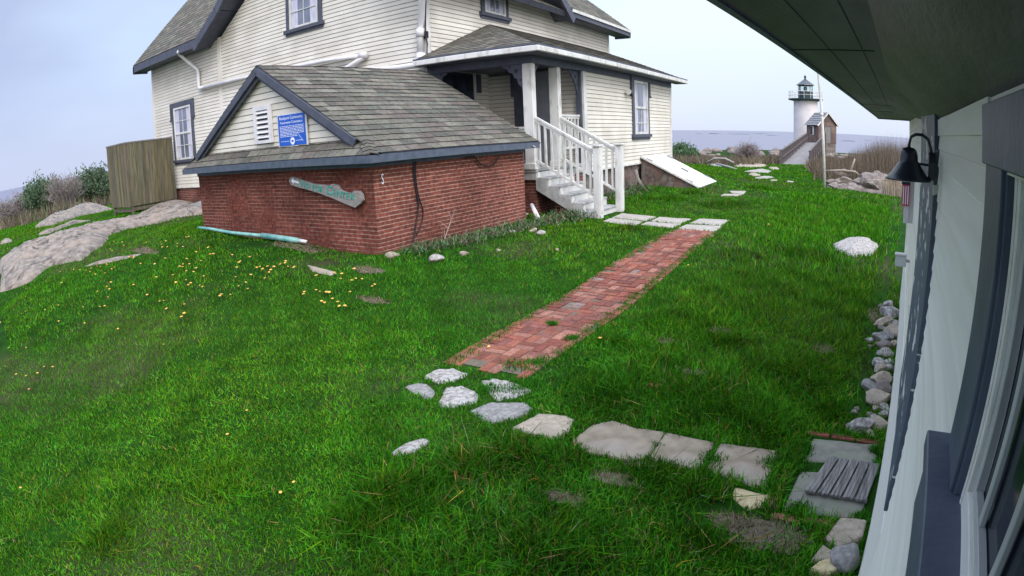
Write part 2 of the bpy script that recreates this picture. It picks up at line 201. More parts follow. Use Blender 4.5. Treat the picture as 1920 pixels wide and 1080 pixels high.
# ---------------------------------------------------------------- mesh helpers
class MB:
    def __init__(s): s.v=[]; s.f=[]; s.c=[]; s.uv=[]
    def face(s,pts,c=None,uv=None):
        i=len(s.v); s.v+= [tuple(p) for p in pts]; s.f.append(tuple(range(i,i+len(pts)))); s.c.append(c); s.uv.append(uv)
    def mesh(s,verts,faces,c=None):
        i=len(s.v); s.v+=[tuple(p) for p in verts]
        for f in faces: s.f.append(tuple(a+i for a in f)); s.c.append(c); s.uv.append(None)
    def box(s,x0,x1,y0,y1,z0,z1,T=None,c=None):
        P=[(x,y,z) for z in (z0,z1) for y in (y0,y1) for x in (x0,x1)]
        if T: P=[T(*p) for p in P]
        s.mesh(P,[(0,2,3,1),(4,5,7,6),(0,1,5,4),(2,6,7,3),(0,4,6,2),(1,3,7,5)],c)
    def bar(s,p0,p1,w,h,up=(0,0,1),c=None):
        a=Vector(p0); b=Vector(p1); d=(b-a).normalized(); u=Vector(up); sd=d.cross(u)
        if sd.length<1e-4: sd=d.cross(Vector((1,0,0)))
        sd.normalize(); u=sd.cross(d).normalized(); P=[]
        for q in (a,b):
            for i,j in ((-1,-1),(1,-1),(1,1),(-1,1)): P.append(q+sd*(i*w/2)+u*(j*h/2))
        s.mesh(P,[(0,1,2,3),(7,6,5,4),(0,4,5,1),(1,5,6,2),(2,6,7,3),(3,7,4,0)],c)
    def tube(s,pts,r,n=8,c=None,cap=True):
        pts=[Vector(p) for p in pts]; rr=r if isinstance(r,(list,tuple)) else [r]*len(pts); V=[];F=[]
        up=Vector((0.123,0.31,0.94))
        for i,p in enumerate(pts):
            d=(pts[min(i+1,len(pts)-1)]-pts[max(i-1,0)]).normalized(); a=d.cross(up)
            if a.length<.05: a=d.cross(Vector((1,0,0)))
            a.normalize(); b=d.cross(a)
            for k in range(n): t=2*math.pi*k/n; V.append(p+a*(math.cos(t)*rr[i])+b*(math.sin(t)*rr[i]))
        for i in range(len(pts)-1):
            for k in range(n): F.append((i*n+k,i*n+(k+1)%n,(i+1)*n+(k+1)%n,(i+1)*n+k))
        if cap: F.append(tuple(range(n))); F.append(tuple((len(pts)-1)*n+k for k in reversed(range(n))))
        s.mesh(V,F,c)
    def lathe(s,prof,cx,cy,n=32,c=None):
        V=[];F=[]
        for r,z in prof:
            for k in range(n): t=2*math.pi*k/n; V.append((cx+r*math.cos(t),cy+r*math.sin(t),z))
        for i in range(len(prof)-1):
            for k in range(n): F.append((i*n+k,i*n+(k+1)%n,(i+1)*n+(k+1)%n,(i+1)*n+k))
        s.mesh(V,F,c)
    def prism(s,poly,a0,a1,T,c=None):
        """poly in (p,q), extruded a0..a1; T(p,q,a)->xyz"""
        n=len(poly); V=[T(p,q,a0) for p,q in poly]+[T(p,q,a1) for p,q in poly]
        s.mesh(V,[tuple(range(n)),tuple(reversed(range(n,2*n)))]+[(i,i+n,(i+1)%n+n,(i+1)%n) for i in range(n)],c)
    def build(s,name,m,parent=None,smooth=False,bev=0,seg=1,recalc=True):
        me=bpy.data.meshes.new(name); me.from_pydata(s.v,[],s.f)
        if any(c is not None for c in s.c) or m.name in ATTR:
            ca=me.color_attributes.new('col','FLOAT_COLOR','CORNER'); arr=[]
            for f,c in zip(s.f,s.c):
                c=c or (1,1,1)
                arr+= [c[0],c[1],c[2],1.0]*len(f)
            ca.data.foreach_set('color',arr)
        if any(u is not None for u in s.uv):
            ul=me.uv_layers.new(name='UVMap'); arr=[]
            for f,u in zip(s.f,s.uv):
                u=u or [(0,0)]*len(f)
                for q in u: arr+=list(q)
            ul.data.foreach_set('uv',arr)
        if recalc:
            bm=bmesh.new(); bm.from_mesh(me); bmesh.ops.remove_doubles(bm,verts=bm.verts,dist=1e-6); bmesh.ops.recalc_face_normals(bm,faces=bm.faces); bm.to_mesh(me); bm.free()
        if smooth: me.polygons.foreach_set('use_smooth',[True]*len(me.polygons))
        me.materials.append(m); o=bpy.data.objects.new(name,me); COL.objects.link(o)
        if parent: o.parent=parent
        if bev:
            b=o.modifiers.new('bevel','BEVEL'); b.width=bev; b.segments=seg; b.limit_method='ANGLE'
        return o
def thing(name,label,cat,loc=(0,0,0),rz=0,group=None):
    o=bpy.data.objects.new(name,None); COL.objects.link(o); o.location=loc; o.rotation_euler=(0,0,rz); o.empty_display_size=.2
    return tag(o,label,cat,group)
def tag(o,label,cat,group=None):
    o['label']=label; o['category']=cat
    if group: o['group']=group
    return o
def struct(o,kind='structure'): o['kind']=kind; return o
def lerp(a,b,t): return a+(b-a)*t
# clapboards on a plane: T(u,v,z); span(z)->(u0,u1)
def clap(mb,T,z0,z1,span,e=.1,lip=.014,shade_w=.016,shade_c=(.40,.40,.42)):
    z=z0
    while z<z1-1e-4:
        zt=min(z+e,z1); a0,a1=span(z+1e-4); b0,b1=span(zt-1e-4)
        if a1-a0>.02:
            if b1<=b0: b0=b1=(a0+a1)/2
            k=1-shade_w/e; zj=lerp(z,zt,k); c0,c1=lerp(a0,b0,k),lerp(a1,b1,k); vj=lerp(lip,.003,k); W=(1,1,1); q=1+random.uniform(-.03,.03); W=(q,q,q)
            nseg=max(1,int((a1-a0)/3.1)); cu=[0]+sorted(random.uniform(.05,.95) for _ in range(nseg-1))+[1]
            for t0,t1 in zip(cu[:-1],cu[1:]):
                q=random.uniform(.93,1.04); gq=.0012/max(a1-a0,.1)*(nseg>1)
                mb.face([T(lerp(a0,a1,t0+gq),lip,z),T(lerp(a0,a1,t1-gq),lip,z),T(lerp(c0,c1,t1-gq),vj,zj),T(lerp(c0,c1,t0+gq),vj,zj)],(q,q,q*random.uniform(.97,1.0)))
            mb.face([T(c0,vj-.001,zj),T(c1,vj-.001,zj),T(b1,.002,zt),T(b0,.002,zt)],shade_c)  # shadow line below the next board's lip, painted as a darker strip
            mb.face([T(a0,-.002,z),T(a1,-.002,z),T(a1,lip,z),T(a0,lip,z)],shade_c)  # lip underside takes the same painted shade colour
            mb.face([T(a0,lip,z),T(b0,.003,zt),T(b0,-.01,zt),T(a0,-.01,z)],W); mb.face([T(a1,-.01,z),T(b1,-.01,zt),T(b1,.003,zt),T(a1,lip,z)],W)
        z=zt
SH=[(.125,.12,.100),(.145,.14,.118),(.105,.104,.09),(.16,.15,.122),(.13,.112,.10),(.115,.118,.10),(.14,.125,.108),(.165,.16,.132)]
def shingles(mb,O,U,V,poly,e=.14,tab=.30,th=.012,stag=.5,pal=SH):
    """O origin, U along eave, V up slope (unit), poly convex list (u,v)"""
    O=Vector(O);U=Vector(U);V=Vector(V);Nn=U.cross(V).normalized()
    if Nn.z<0: Nn=-Nn
    def span(v):
        xs=[]
        n=len(poly)
        for i in range(n):
            (a,b),(c,d)=poly[i],poly[(i+1)%n]
            if (b-v)*(d-v)<=0 and abs(b-d)>1e-9: xs.append(a+(c-a)*(v-b)/(d-b))
            elif abs(b-d)<=1e-9 and abs(b-v)<1e-6: xs+=[a,c]
        return (min(xs),max(xs)) if xs else (0,0)
    v=min(p[1] for p in poly); vm=max(p[1] for p in poly); k=0
    while v<vm-.01:
        vt=min(v+e,vm); a0,a1=span(v+1e-5); b0,b1=span(vt-1e-5)
        L=a1-a0; nt=max(1,int(L/tab)); sh=(random.random() if stag else 0)
        cuts=[a0]; x=a0-sh*tab
        while x<a1:
            x+=tab*random.choice((.7,1,1,1.25))
            if a0+.04<x<a1-.04: cuts.append(x)
        cuts.append(a1)
        for c0,c1 in zip(cuts[:-1],cuts[1:]):
            f0=(c0-a0)/max(L,1e-6); f1=(c1-a0)/max(L,1e-6); d0=lerp(b0,b1,f0); d1=lerp(b0,b1,f1)
            # keep vertical joints vertical
            d0=min(max(c0,b0),b1) if f0>0 else b0; d1=min(max(c1,b0),b1) if f1<1 else b1
            g=th*random.uniform(.8,1.3); col=random.choice(pal); q=random.uniform(.8,1.18); col=tuple(x*q for x in col)
            p=lambda u,vv,h: O+U*u+V*vv+Nn*h
            gp=.0045 if e<.3 else .01; c0+=gp; c1-=gp; d0=min(d0+gp,d1); d1=max(d1-gp,d0)
            mb.face([p(c0,v,g),p(c1,v,g),p(d1,vt,.002),p(d0,vt,.002)],col)
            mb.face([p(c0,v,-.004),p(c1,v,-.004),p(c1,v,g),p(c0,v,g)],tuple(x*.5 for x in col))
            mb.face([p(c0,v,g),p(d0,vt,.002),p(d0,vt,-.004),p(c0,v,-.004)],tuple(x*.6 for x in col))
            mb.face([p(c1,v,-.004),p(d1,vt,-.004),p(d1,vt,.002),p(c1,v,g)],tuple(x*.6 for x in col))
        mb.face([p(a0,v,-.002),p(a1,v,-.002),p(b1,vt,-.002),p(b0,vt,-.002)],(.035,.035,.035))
        v=vt; k+=1
def slab(mb,pts,t,nrm=None):
    """flat polygon (3D pts) with thickness t downward along normal"""
    P=[Vector(p) for p in pts]; n=(P[1]-P[0]).cross(P[2]-P[0]).normalized()
    if n.z<0: n=-n
    Q=[p-n*t for p in P]; k=len(P)
    mb.mesh(P+Q,[tuple(range(k)),tuple(reversed(range(k,2*k)))]+[(i,i+k,(i+1)%k+k,(i+1)%k) for i in range(k)])
def brickwall(mb,T,u0,u1,z0,z1,uo=0):
    mb.face([T(u0,0,z0),T(u1,0,z0),T(u1,0,z1),T(u0,0,z1)],None,[(u0+uo,z0+10),(u1+uo,z0+10),(u1+uo,z1+10),(u0+uo,z1+10)])
# ================================================================ KEEPER'S HOUSE
XB=-9.67; X0=-6.78; YA=12.1; XL=-24.2; YR=23.6; YE=22.4; YW=14.75; ZS=-1.02; ZE=4.0
house=thing('house','large cream clapboard house with slate blue trim, grey shingle roofs and a corner porch','house',(-12,16,-1.9))
HX=Matrix.Translation((12,-16,1.9))
def hp(o,par=None):      # parent in place: house root sits at a plain translation
    o.parent=par or house
    if par is None: o.location=(12,-16,1.9)
    return o
def hb(mb,name,m,par=None,**k): return hp(mb.build(name,m,**k),par)
TA=lambda u,v,z:(u,YA-v,z)            # wall A: u = x, outward = -y
TB=lambda u,v,z:(XB+v,u,z)            # wall B: u = y, outward = +x
TE=lambda u,v,z:(X0+v,u,z)            # ell front
TEs=lambda u,v,z:(u,YW-v,z)           # ell side wall facing the porch
def rakeA(z):
    if z<=ZE: return (XL,XB)
    h=z-ZE; hw=3.43*1.33
    # shallow bell-cast foot then steeper
    off= h/.62 if h<1.0 else 1.0/.62+(h-1.0)/1.0
    c=(-18.85+XB)/2; a=-18.85+off; b=XB-off*.35 if False else XB-off
    return (a,b) if a<b else (c,c)
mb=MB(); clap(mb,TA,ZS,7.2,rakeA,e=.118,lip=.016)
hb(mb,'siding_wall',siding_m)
def rakeB(z):
    if z<=ZE: return (YA,YR)
    h=(z-ZE)/.8; a=YA+h; b=18.5-h
    return (a,b) if a<b else ((a+b)/2,)*2
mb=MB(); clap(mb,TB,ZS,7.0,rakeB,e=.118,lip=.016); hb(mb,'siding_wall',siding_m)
# back and far walls, simple closed shell with the same siding
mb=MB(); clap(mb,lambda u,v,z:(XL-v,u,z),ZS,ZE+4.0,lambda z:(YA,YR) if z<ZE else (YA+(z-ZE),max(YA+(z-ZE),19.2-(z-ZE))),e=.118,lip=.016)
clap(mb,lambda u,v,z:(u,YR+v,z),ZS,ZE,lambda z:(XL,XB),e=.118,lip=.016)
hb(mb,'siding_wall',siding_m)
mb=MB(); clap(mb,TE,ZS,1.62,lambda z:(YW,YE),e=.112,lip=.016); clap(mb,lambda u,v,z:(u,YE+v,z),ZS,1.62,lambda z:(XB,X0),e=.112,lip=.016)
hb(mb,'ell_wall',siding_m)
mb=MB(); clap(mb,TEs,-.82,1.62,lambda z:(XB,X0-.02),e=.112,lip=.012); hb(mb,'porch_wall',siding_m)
# corner boards
def board(pts,m=siding_m,name='corner_board'):
    mb=MB()
    for (x0,x1,y0,y1,z0,z1) in pts: mb.box(x0,x1,y0,y1,z0,z1)
    return hb(mb,name,m)
board([(-18.93,-18.73,YA-.03,YA+.02,ZS,4.1)]); board([(XL-.03,XL+.13,YA-.03,YA+.12,ZS,ZE)])
board([(XB-.14,XB+.03,YA-.03,YA+.13,ZS+.0,ZE)],white_m); board([(XB-.1,XB+.03,YR-.13,YR+.03,ZS,ZE)],white_m)
board([(X0-.10,X0+.032,YW-.04,YW+.14,ZS,1.58)],white_m); board([(X0-.1,X0+.03,YE-.13,YE+.03,ZS,1.6)],white_m)
# foundations
mb=MB(); brickwall(mb,lambda u,v,z:(u,YA+.03,z),XL,XB,-2.4,ZS); brickwall(mb,lambda u,v,z:(XL+.03,u,z),YA,YR,-2.6,ZS); brickwall(mb,lambda u,v,z:(u,YR-.03,z),XL,XB,-2.6,ZS)
hb(mb,'brick_foundation',fdn_m)
mb=MB(); nU,nZ=90,14
def rub(u,z): 
    q=math.sin(u*5.1+z*3)*math.sin(z*7.3-u*2)*.03+math.sin(u*11+z*13)*.015
    return (X0-.06+q,u,z)
for i in range(nU):
    for j in range(nZ):
        u0=lerp(YW-.3,YE,i/nU);u1=lerp(YW-.3,YE,(i+1)/nU);z0=lerp(-2.3,ZS,j/nZ);z1=lerp(-2.3,ZS,(j+1)/nZ)
        mb.face([rub(u0,z0),rub(u1,z0),rub(u1,z1),rub(u0,z1)])
mb.box(XB+.05,X0-.06,YW-.3,YW-.2,-2.3,-1.02); mb.box(XB-.02,X0-.06,YE-.1,YE-.02,-2.3,-1.02)
hb(mb,'stone_foundation',rubble_m,smooth=True)
# water-table drip board
mb=MB(); mb.box(XL,XB+.0,YA-.035,YA-.0,ZS-.05,ZS); mb.box(X0,X0+.035,YW,YE,ZS-.05,ZS); hb(mb,'water_table',white_m)
# ---- windows
def window(T,u0,u1,z0,z1,name='window',grid=True,ears=True,casw=.17,headz=None,curt=True):
    f=MB(); fr=.07
    B=lambda a,b,c,d,v0,v1: f.box(a,b,v0,v1,c,d,T=lambda x,y,z:T(x,y,z))
    B(u0,u0+fr,z0,z1,.0,.06);B(u1-fr,u1,z0,z1,.0,.06);B(u0+fr,u1-fr,z0,z0+fr,.0,.06);B(u0+fr,u1-fr,z1-fr,z1,.0,.06)
    zm=(z0+z1)/2; B(u0+fr,u1-fr,zm-.035,zm+.035,.0,.055)
    if grid:
        um=(u0+u1)/2; B(um-.012,um+.012,z0+fr,zm-.035,.02,.04);B(um-.012,um+.012,zm+.035,z1-fr,.02,.04)
        for zc in ((z0+fr+zm)/2,(zm+z1-fr)/2): B(u0+fr,um-.012,zc-.012,zc+.012,.02,.04);B(um+.012,u1-fr,zc-.012,zc+.012,.02,.04)
    w=hb(f,name,white_m)
    g=MB(); g.box(u0+.05,u1-.05,.012,.018,z0+.05,z1-.05,T=lambda x,y,z:T(x,y,z)); hb(g,'pane',glass_m,w)
    if curt:
        for (a,b) in ((u0+.08,u0+.08+(u1-u0)*.22),(u1-.08-(u1-u0)*.22,u1-.08)): c=MB(); c.box(a,b,.0185,.0195,z0+.08,z1-.08,T=lambda x,y,z:T(x,y,z)); hb(c,'curtain',curtain_m,w)
    c=MB(); Bc=lambda a,b,cc,d,v0,v1: c.box(a,b,v0,v1,cc,d,T=lambda x,y,z:T(x,y,z))
    Bc(u0-casw,u0,z0,z1,.0,.05);Bc(u1,u1+casw,z0,z1,.0,.05); Bc(u0-casw-.02,u1+casw+.02,z1,z1+.2,.0,.065)
    Bc(u0-casw-.08,u1+casw+.08,z0-.1,z0,.0,.1); Bc(u0-casw-.03,u1+casw+.03,z0-.18,z0-.1,.0,.05)
    if ears:
        for sgn,uu in ((-1,u0-casw),(1,u1+casw)):
            a,b=(uu-.10,uu+.0) if sgn<0 else (uu,uu+.10)
            Bc(a,b,z1-.42,z1+.2,.0,.07); Bc(a-.02*(sgn<0),b+.02*(sgn>0),z1-.50,z1-.42,.0,.09)
    hb(c,'window_casing',blue_m,w)
    return w
window(TA,-22.35,-21.0,.02,2.03)
window(TA,-14.83,-13.55,3.55,5.5)
window(TB,14.68,15.76,3.45,5.2)
we=window(TE,18.42,19.66,-.12,1.56,grid=False)
# cross bar seen in the lower sash of the ell window
mb=MB(); mb.box(18.49,19.59,.02,.035,.22,.245,T=lambda x,y,z:TE(x,y,z)); mb.box(19.03,19.055,.02,.035,-.05,.68,T=lambda x,y,z:TE(x,y,z)); hb(mb,'muntin',white_m,we)
# ---- roofs
def roofpart(name,O,U,V,poly,th=.1,**k):
    mb=MB(); shingles(mb,O,U,V,poly,**k); Ov=Vector(O);Uv=Vector(U);Vv=Vector(V)
    r=hb(mb,name,shing_m,recalc=False)
    s=MB(); nn=Uv.cross(Vv).normalized(); nn=-nn if nn.z<0 else nn
    slab(s,[Ov+Uv*a+Vv*b-nn*.006 for a,b in poly],th); hb(s,'soffit',blue_m)
    return r
def unit(*a): v=Vector(a); return v.normalized()
# left extension roof: eave y=11.44 z=4.15 slope 1.05, ridge
V1=unit(0,1,1.05); L1=(15.9-11.44)*math.hypot(1,1.05)
roofpart('roof',(-24.7,11.44,4.17),(1,0,0),V1,[(0,0),(5.4,0),(7.5,L1),(0,L1)],e=.2,tab=.35)
V1b=unit(0,-1,1.05); roofpart('roof',(-17,20.4,4.17),(-1,0,0),V1b,[(0,0),(7.7,0),(7.7,L1),(0,L1)],e=.25,tab=.6)
# fascia of the left eave
mb=MB(); mb.box(-24.7,-19.35,11.42,11.5,3.86,4.14); mb.box(-24.72,-24.62,11.42,12.1,3.80,4.1); mb.box(-24.65,-19.4,11.5,12.07,3.86,3.93); hb(mb,'fascia',blue_m)
# gable A bell-cast roof, ridge at x=cA running back
cA=(-18.85+XB)/2
def gabA(side):
    s=side; xe=cA+s*(4.59+.62); V=unit(-s,0,.62); la=1.55*math.hypot(1,.62)
    y0=11.42; y1=20.5
    if s<0: poly=[(0,0),(y1-y0,0),(y1-y0,la),(0,la)]
    O=(xe,y0,3.98); roofpart('roof',O,(0,1,0),V,[(0,0),(y1-y0,0),(y1-y0,la),(0,la)],e=.2,tab=.35,th=.16)
    x2=xe-s*1.55; z2=3.98+1.55*.62; rem=abs(x2-cA); V=unit(-s,0,.98); lb=rem*math.hypot(1,.98)
    roofpart('roof',(x2,y0,z2),(0,1,0),V,[(0,0),(y1-y0,0),(y1-y0,lb),(0,lb)],e=.2,tab=.35,th=.16)
    return xe,x2,z2
xe,x2,z2=gabA(-1); gabA(1)
mb=MB()
for s in (-1,1):
    xe_=cA+s*5.21; xm=xe_-s*1.55; zm=3.98+.961; zt=zm+abs(xm-cA)*.98
    mb.bar((xe_,11.42,3.84),(xm,11.42,zm-.14),.10,.30); mb.bar((xm,11.42,zm-.14),(cA,11.42,zt-.14),.10,.30)
hb(mb,'rake_board',blue_m)
# gable B roof (faces +x) and right extension
V=unit(0,1,.8)
for s in (-1,1):
    ye=15.3+s*3.75; V=unit(0,-s,.8); L=3.75*math.hypot(1,.8)
    xs_=-13.5 if s>0 else -9.95
    roofpart('roof',(xs_,ye,3.86),(1,0,0),V,[(0,0),(-xs_-9.0,0),(-xs_-9.0,L),(0,L)],e=.2,tab=.35,th=.16)
mb=MB()
for s in (-1,1): mb.bar((-9.02,15.3+s*3.75,3.74),(-9.02,15.3,3.74+3.0),.1,.28)
hb(mb,'rake_board',blue_m)
V=unit(-1,0,.8); roofpart('roof',(-9.0,19.0,4.13),(0,1,0),V,[(0,0),(5.4,0),(5.4,5.5),(-3,5.5)],e=.2,tab=.35)
mb=MB(); mb.box(-9.08,-9.0,18.95,24.42,3.86,4.1); mb.box(-9.6,-9.05,18.9,24.35,3.86,3.92); mb.box(-9.66,-9.0,24.3,24.4,3.8,4.1); hb(mb,'fascia',blue_m)
mb=MB(); mb.box(-8.99,-8.955,18.95,24.4,4.02,4.12); hb(mb,'gutter',white_m)
# ell / porch hip roof
EX=X0+.47; EY=YA-.55; EZ=1.86; dx=EX-XB; rise=1.28; sl=math.hypot(dx,rise)
V=unit(-dx,0,rise); roofpart('porch_roof',(EX,EY,EZ),(0,1,0),V,[(0,0),(23.05-EY,0),(23.05-EY,sl),(dx,sl)],e=.19,tab=.32,th=.08)
V=unit(0,dx,rise); roofpart('porch_roof',(XB,EY,EZ),(1,0,0),V,[(0,0),(dx,0),(0,sl)],e=.19,tab=.32,th=.08)
mb=MB(); mb.box(EX-.06,EX+.03,EY-.03,23.08,EZ-.13,EZ-.015); mb.box(XB,EX-.06,EY-.03,EY+.06,EZ-.132,EZ-.014); hb(mb,'gutter',white_m,bev=.01)
mb=MB(); mb.box(EX-.02,EX+.015,EY-.01,23.05,EZ-.015,EZ+.03); mb.box(XB,EX-.02,EY-.01,EY+.03,EZ-.014,EZ+.031); hb(mb,'drip_edge',blue_m)
mb=MB(); mb.box(X0-.12,X0+.035,YA+.12,YE+.03,1.55,1.76); mb.box(XB,X0+.035,YA-.035,YA+.12,1.55,1.761); mb.box(XB,X0-.12,YA+.12,YW,1.70,1.75); mb.box(X0+.035,EX-.06,EY+.07,23.0,1.72,1.76); mb.box(XB,X0+.035,EY+.06,YA-.035,1.72,1.762)
hb(mb,'frieze_board',blue_m)
# ---- porch
mb=MB(); mb.box(XB,X0+.03,YA-.02,YW-.02,-.88,-.82); hb(mb,'porch_floor',worn_m)
mb=MB(); mb.box(XB,X0,YA+.0,YA+.05,-1.05,-.88); mb.box(X0-.05,X0,YA+.05,YW-.02,-1.05,-.88); hb(mb,'porch_skirt',worn_m)
mb=MB(); Tq=lambda u,v,z:(u,YA+.06,z); brickwall(mb,Tq,XB,X0-.03,-2.3,-1.05); brickwall(mb,lambda u,v,z:(X0-.04,u,z),YA+.06,YW-.02,-2.3,-1.05); hb(mb,'brick_foundation',fdn_m)
for (y0,y1) in ((YA-.02,YA+.15),(13.32,13.49)):
    mb=MB(); mb.box(X0-.24,X0+.0,y0,y1,-.82,1.55); mb.box(X0-.27,X0+.02,y0-.02,y1+.02,-.82,-.68); hb(mb,'post',white_m,bev=.008)
mb=MB(); mb.box(X0-.16,X0-.02,YW-.12,YW-.045,-.82,1.55); hb(mb,'pilaster',blue_m)
def bracket(T):
    mb=MB(); out_=[(0,0),(.55,0),(.50,-.06),(.40,-.09),(.36,-.17),(.26,-.20),(.22,-.30),(.14,-.34),(.12,-.46),(.05,-.50),(0,-.62)]
    mb.prism(out_,-.02,.02,T); hb(mb,'bracket',blue_m)
    h=MB()
    for (p,q,r) in ((.17,-.15,.05),(.34,-.05,.025),(.06,-.36,.025)):
        h=MB(); h.prism([(p+r*math.cos(k*math.pi/5),q+r*math.sin(k*math.pi/5)) for k in range(10)],-.024,.024,T); hb(h,'bracket_piercing',dark_m)
bracket(lambda p,q,a:(X0-.24-p,YA+.03+a,1.55+q)); bracket(lambda p,q,a:(XB+.03+p,YA+.03+a,1.55+q))
bracket(lambda p,q,a:(X0-.1+a,YA+.15+p*.6,1.55+q*.75)); bracket(lambda p,q,a:(X0-.1+a,YW-.12-p,1.55+q))
# openings on the back wall of the porch
mb=MB(); mb.box(12.5,14.1,.016,.04,-.6,1.66,T=TB); hb(mb,'window_casing',blue_m)
mb=MB(); mb.box(12.6,13.95,.041,.05,-.45,1.66,T=TB); dw=hb(mb,'window',glassd_m)
mb=MB(); mb.box(13.96,14.06,.041,.07,-.6,1.66,T=TB); hb(mb,'window_frame',white_m)
mb=MB(); mb.box(14.1,14.3,.016,.075,1.15,1.66,T=TB); hb(mb,'window_casing',blue_m)
# door in the ell side of the porch back wall (pale grey storm door) and dark blue casing
mb=MB(); mb.box(-8.45,-7.55,.014,.05,-.82,1.62,T=TEs); dd_=hb(mb,'door',greydoor_m)
mb=MB(); mb.box(-8.82,-8.45,.014,.07,-.82,1.62,T=TEs); mb.box(-8.9,-8.82,.014,.09,1.0,1.62,T=TEs); mb.box(-7.55,-7.47,.014,.06,-.82,1.62,T=TEs); hb(mb,'door_casing',blue_m)
# ---- railing on the porch between second post and ell
def rail(a,b,n,name='railing',drop=.80,r=.028,hh=.05,ww=.08,bal=(.028)):
    a=Vector(a);b=Vector(b); mb=MB(); mb.bar(a,b,ww,hh); mb.bar(a-Vector((0,0,hh*1.1)),b-Vector((0,0,hh*1.1)),ww*.6,hh*.8); rr=hb(mb,name,white_m); m3=MB(); m3.bar(a-Vector((0,0,drop)),b-Vector((0,0,drop)),ww*.6,hh); hb(m3,'bottom_rail',white_m,rr)
    for k in range(n):
        t=(k+.7)/(n+.4); p=a.lerp(b,t); m2=MB(); m2.bar(p-Vector((0,0,hh)),p-Vector((0,0,drop)),.042,.042,up=(0,1,0)); hb(m2,'baluster',white_m,rr)
    return rr
rail((X0-.1,13.49,.40),(X0-.1,YW-.05,.40),6)
rail((XB+.1,YA+.06,.12),(X0-.24,YA+.06,.12),16,drop=.75)
# ---- stairs: five risers toward +x
NX=-5.36; st=MB(); rise_=(-.82+1.90)/6; 
tre=MB()
for k in range(6):
    x0=X0+.02+k*.275; zt=-.82-(k+1)*rise_+ (0 if k<6 else 0)
    if k<5: tre.box(x0-.02,x0+.30,YA+.02,13.46,zt-.04,zt)
    st.box(x0-.02,x0+.01,YA+.05,13.43,zt+.0 if k<5 else -2.05,zt+rise_-.041)
sr_=hb(st,'stair_riser',white_m); 
stairs=bpy.data.objects.new('staircase',None); COL.objects.link(stairs); hp(stairs)
sr_.parent=stairs; sr_.location=(0,0,0)
def sb_(mb,name,m,**k):
    o=mb.build(name,m,**k); o.parent=stairs; return o
sb_(tre,'stair_tread',worn_m,bev=.006)
for yy in (YA+.0,13.43):
    mb=MB(); P=[(X0+.0,-.86),(X0+.0,-1.28),(NX+.0,-2.05),(NX+.12,-2.05),(NX+.12,-1.72)]
    for k in reversed(range(5)): x0=X0+.02+k*.275; P+=[(x0+.275 if k<4 else NX+.05,-.86-(k+1)*rise_),(x0,-.86-(k+1)*rise_)]
    mb.prism(P,yy,yy+.05,lambda p,q,a:(p,a,q)); sb_(mb,'stringer',worn_m)
for yy in (YA-.02,13.32):
    mb=MB(); mb.box(NX-.02,NX+.13,yy,yy+.16,-2.05,-.33); mb.box(NX-.05,NX+.16,yy-.03,yy+.19,-.33,-.29); mb.box(NX+.13,NX+.15,yy+.02,yy+.14,-2.0,-.36); sb_(mb,'newel_post',white_m,bev=.006)
    a=Vector((X0,yy+.08,.34)); b=Vector((NX-.02,yy+.08,-.42)); mb=MB(); mb.bar(a,b,.08,.05); mb.bar(a-Vector((0,0,.06)),b-Vector((0,0,.06)),.05,.045)
    sb_(mb,'handrail',white_m); a2=a-Vector((0,0,.96));b2=b-Vector((0,0,.96)); mb=MB(); mb.bar(a2,b2,.05,.05); sb_(mb,'bottom_rail',white_m)
    for k in range(9):
        t=(k+.6)/9.2; p=a.lerp(b,t);q=a2.lerp(b2,t); mb=MB(); mb.bar(p-Vector((0,0,.04)),q,.045,.045,up=(0,1,0)); sb_(mb,'baluster',white_m)
mb=MB(); brickwall(mb,lambda u,v,z:(u,YA+.3,z),X0+.3,NX-.35,-2.2,-1.62); brickwall(mb,lambda u,v,z:(NX-.35,u,z),YA+.3,YA+.8,-2.2,-1.62); sb_(mb,'brick_pier',fdn_m)
# lamp on the ell wall
mb=MB(); mb.box(17.95,18.15,.016,.14,1.12,1.26,T=TE); mb.tube([TE(17.95,.1,1.19),TE(17.75,.14,1.17)],.05,8); wl=hb(mb,'flood_lamp',black_m)
mb=MB(); mb.tube([TE(17.74,.14,1.17),TE(17.62,.16,1.15)],[.05,.085],12); o=mb.build('lamp_head',white_m); o.parent=wl
# ---- downspouts and gutter pipes
mb=MB(); yp=YA-.12
mb.tube([(-20.75,11.5,3.9),(-20.75,11.55,3.86),(-20.2,yp,3.2),(-20.15,yp,3.1),(-20.15,yp,2.6),(-20.1,yp,2.5),(-19.8,yp,2.48)],.065,10)
mb.tube([(-20.6,11.44,3.93),(-20.75,11.5,3.93)],.075,10); hb(mb,'downspout',pvc_m,smooth=True)
mb=MB(); mb.tube([(-19.95,yp,2.47),(-16.9,yp,2.43),(-13.0,yp,2.36),(-11.75,yp,2.30),(-11.72,yp,2.24),(-12.4,yp-.05,2.02),(-13.1,yp-.1,1.75)],.06,10)
mb.tube([(-11.85,yp,2.305),(-11.6,yp,2.295)],.085,10); hb(mb,'drain_pipe',pvc_m,smooth=True)
mb=MB(); mb.tube([(-9.2,yp-.45,3.78),(-9.42,yp-.3,3.4),(-9.72,yp,2.86),(-9.76,yp,2.7),(-9.78,yp,1.98)],.085,12); mb.tube([(-9.77,yp,2.1),(-9.79,yp,1.84)],[.11,.14],12); mb.tube([(-9.755,yp,2.70),(-9.765,yp,2.5)],.11,12); mb.tube([(-9.45,yp-.15,1.84),(-9.6,yp-.13,1.79),(-10.3,yp-.1,1.80),(-11.6,yp-.05,1.86),(-12.8,yp,1.9)],.075,10); hb(mb,'downspout',pvc_m,smooth=True)
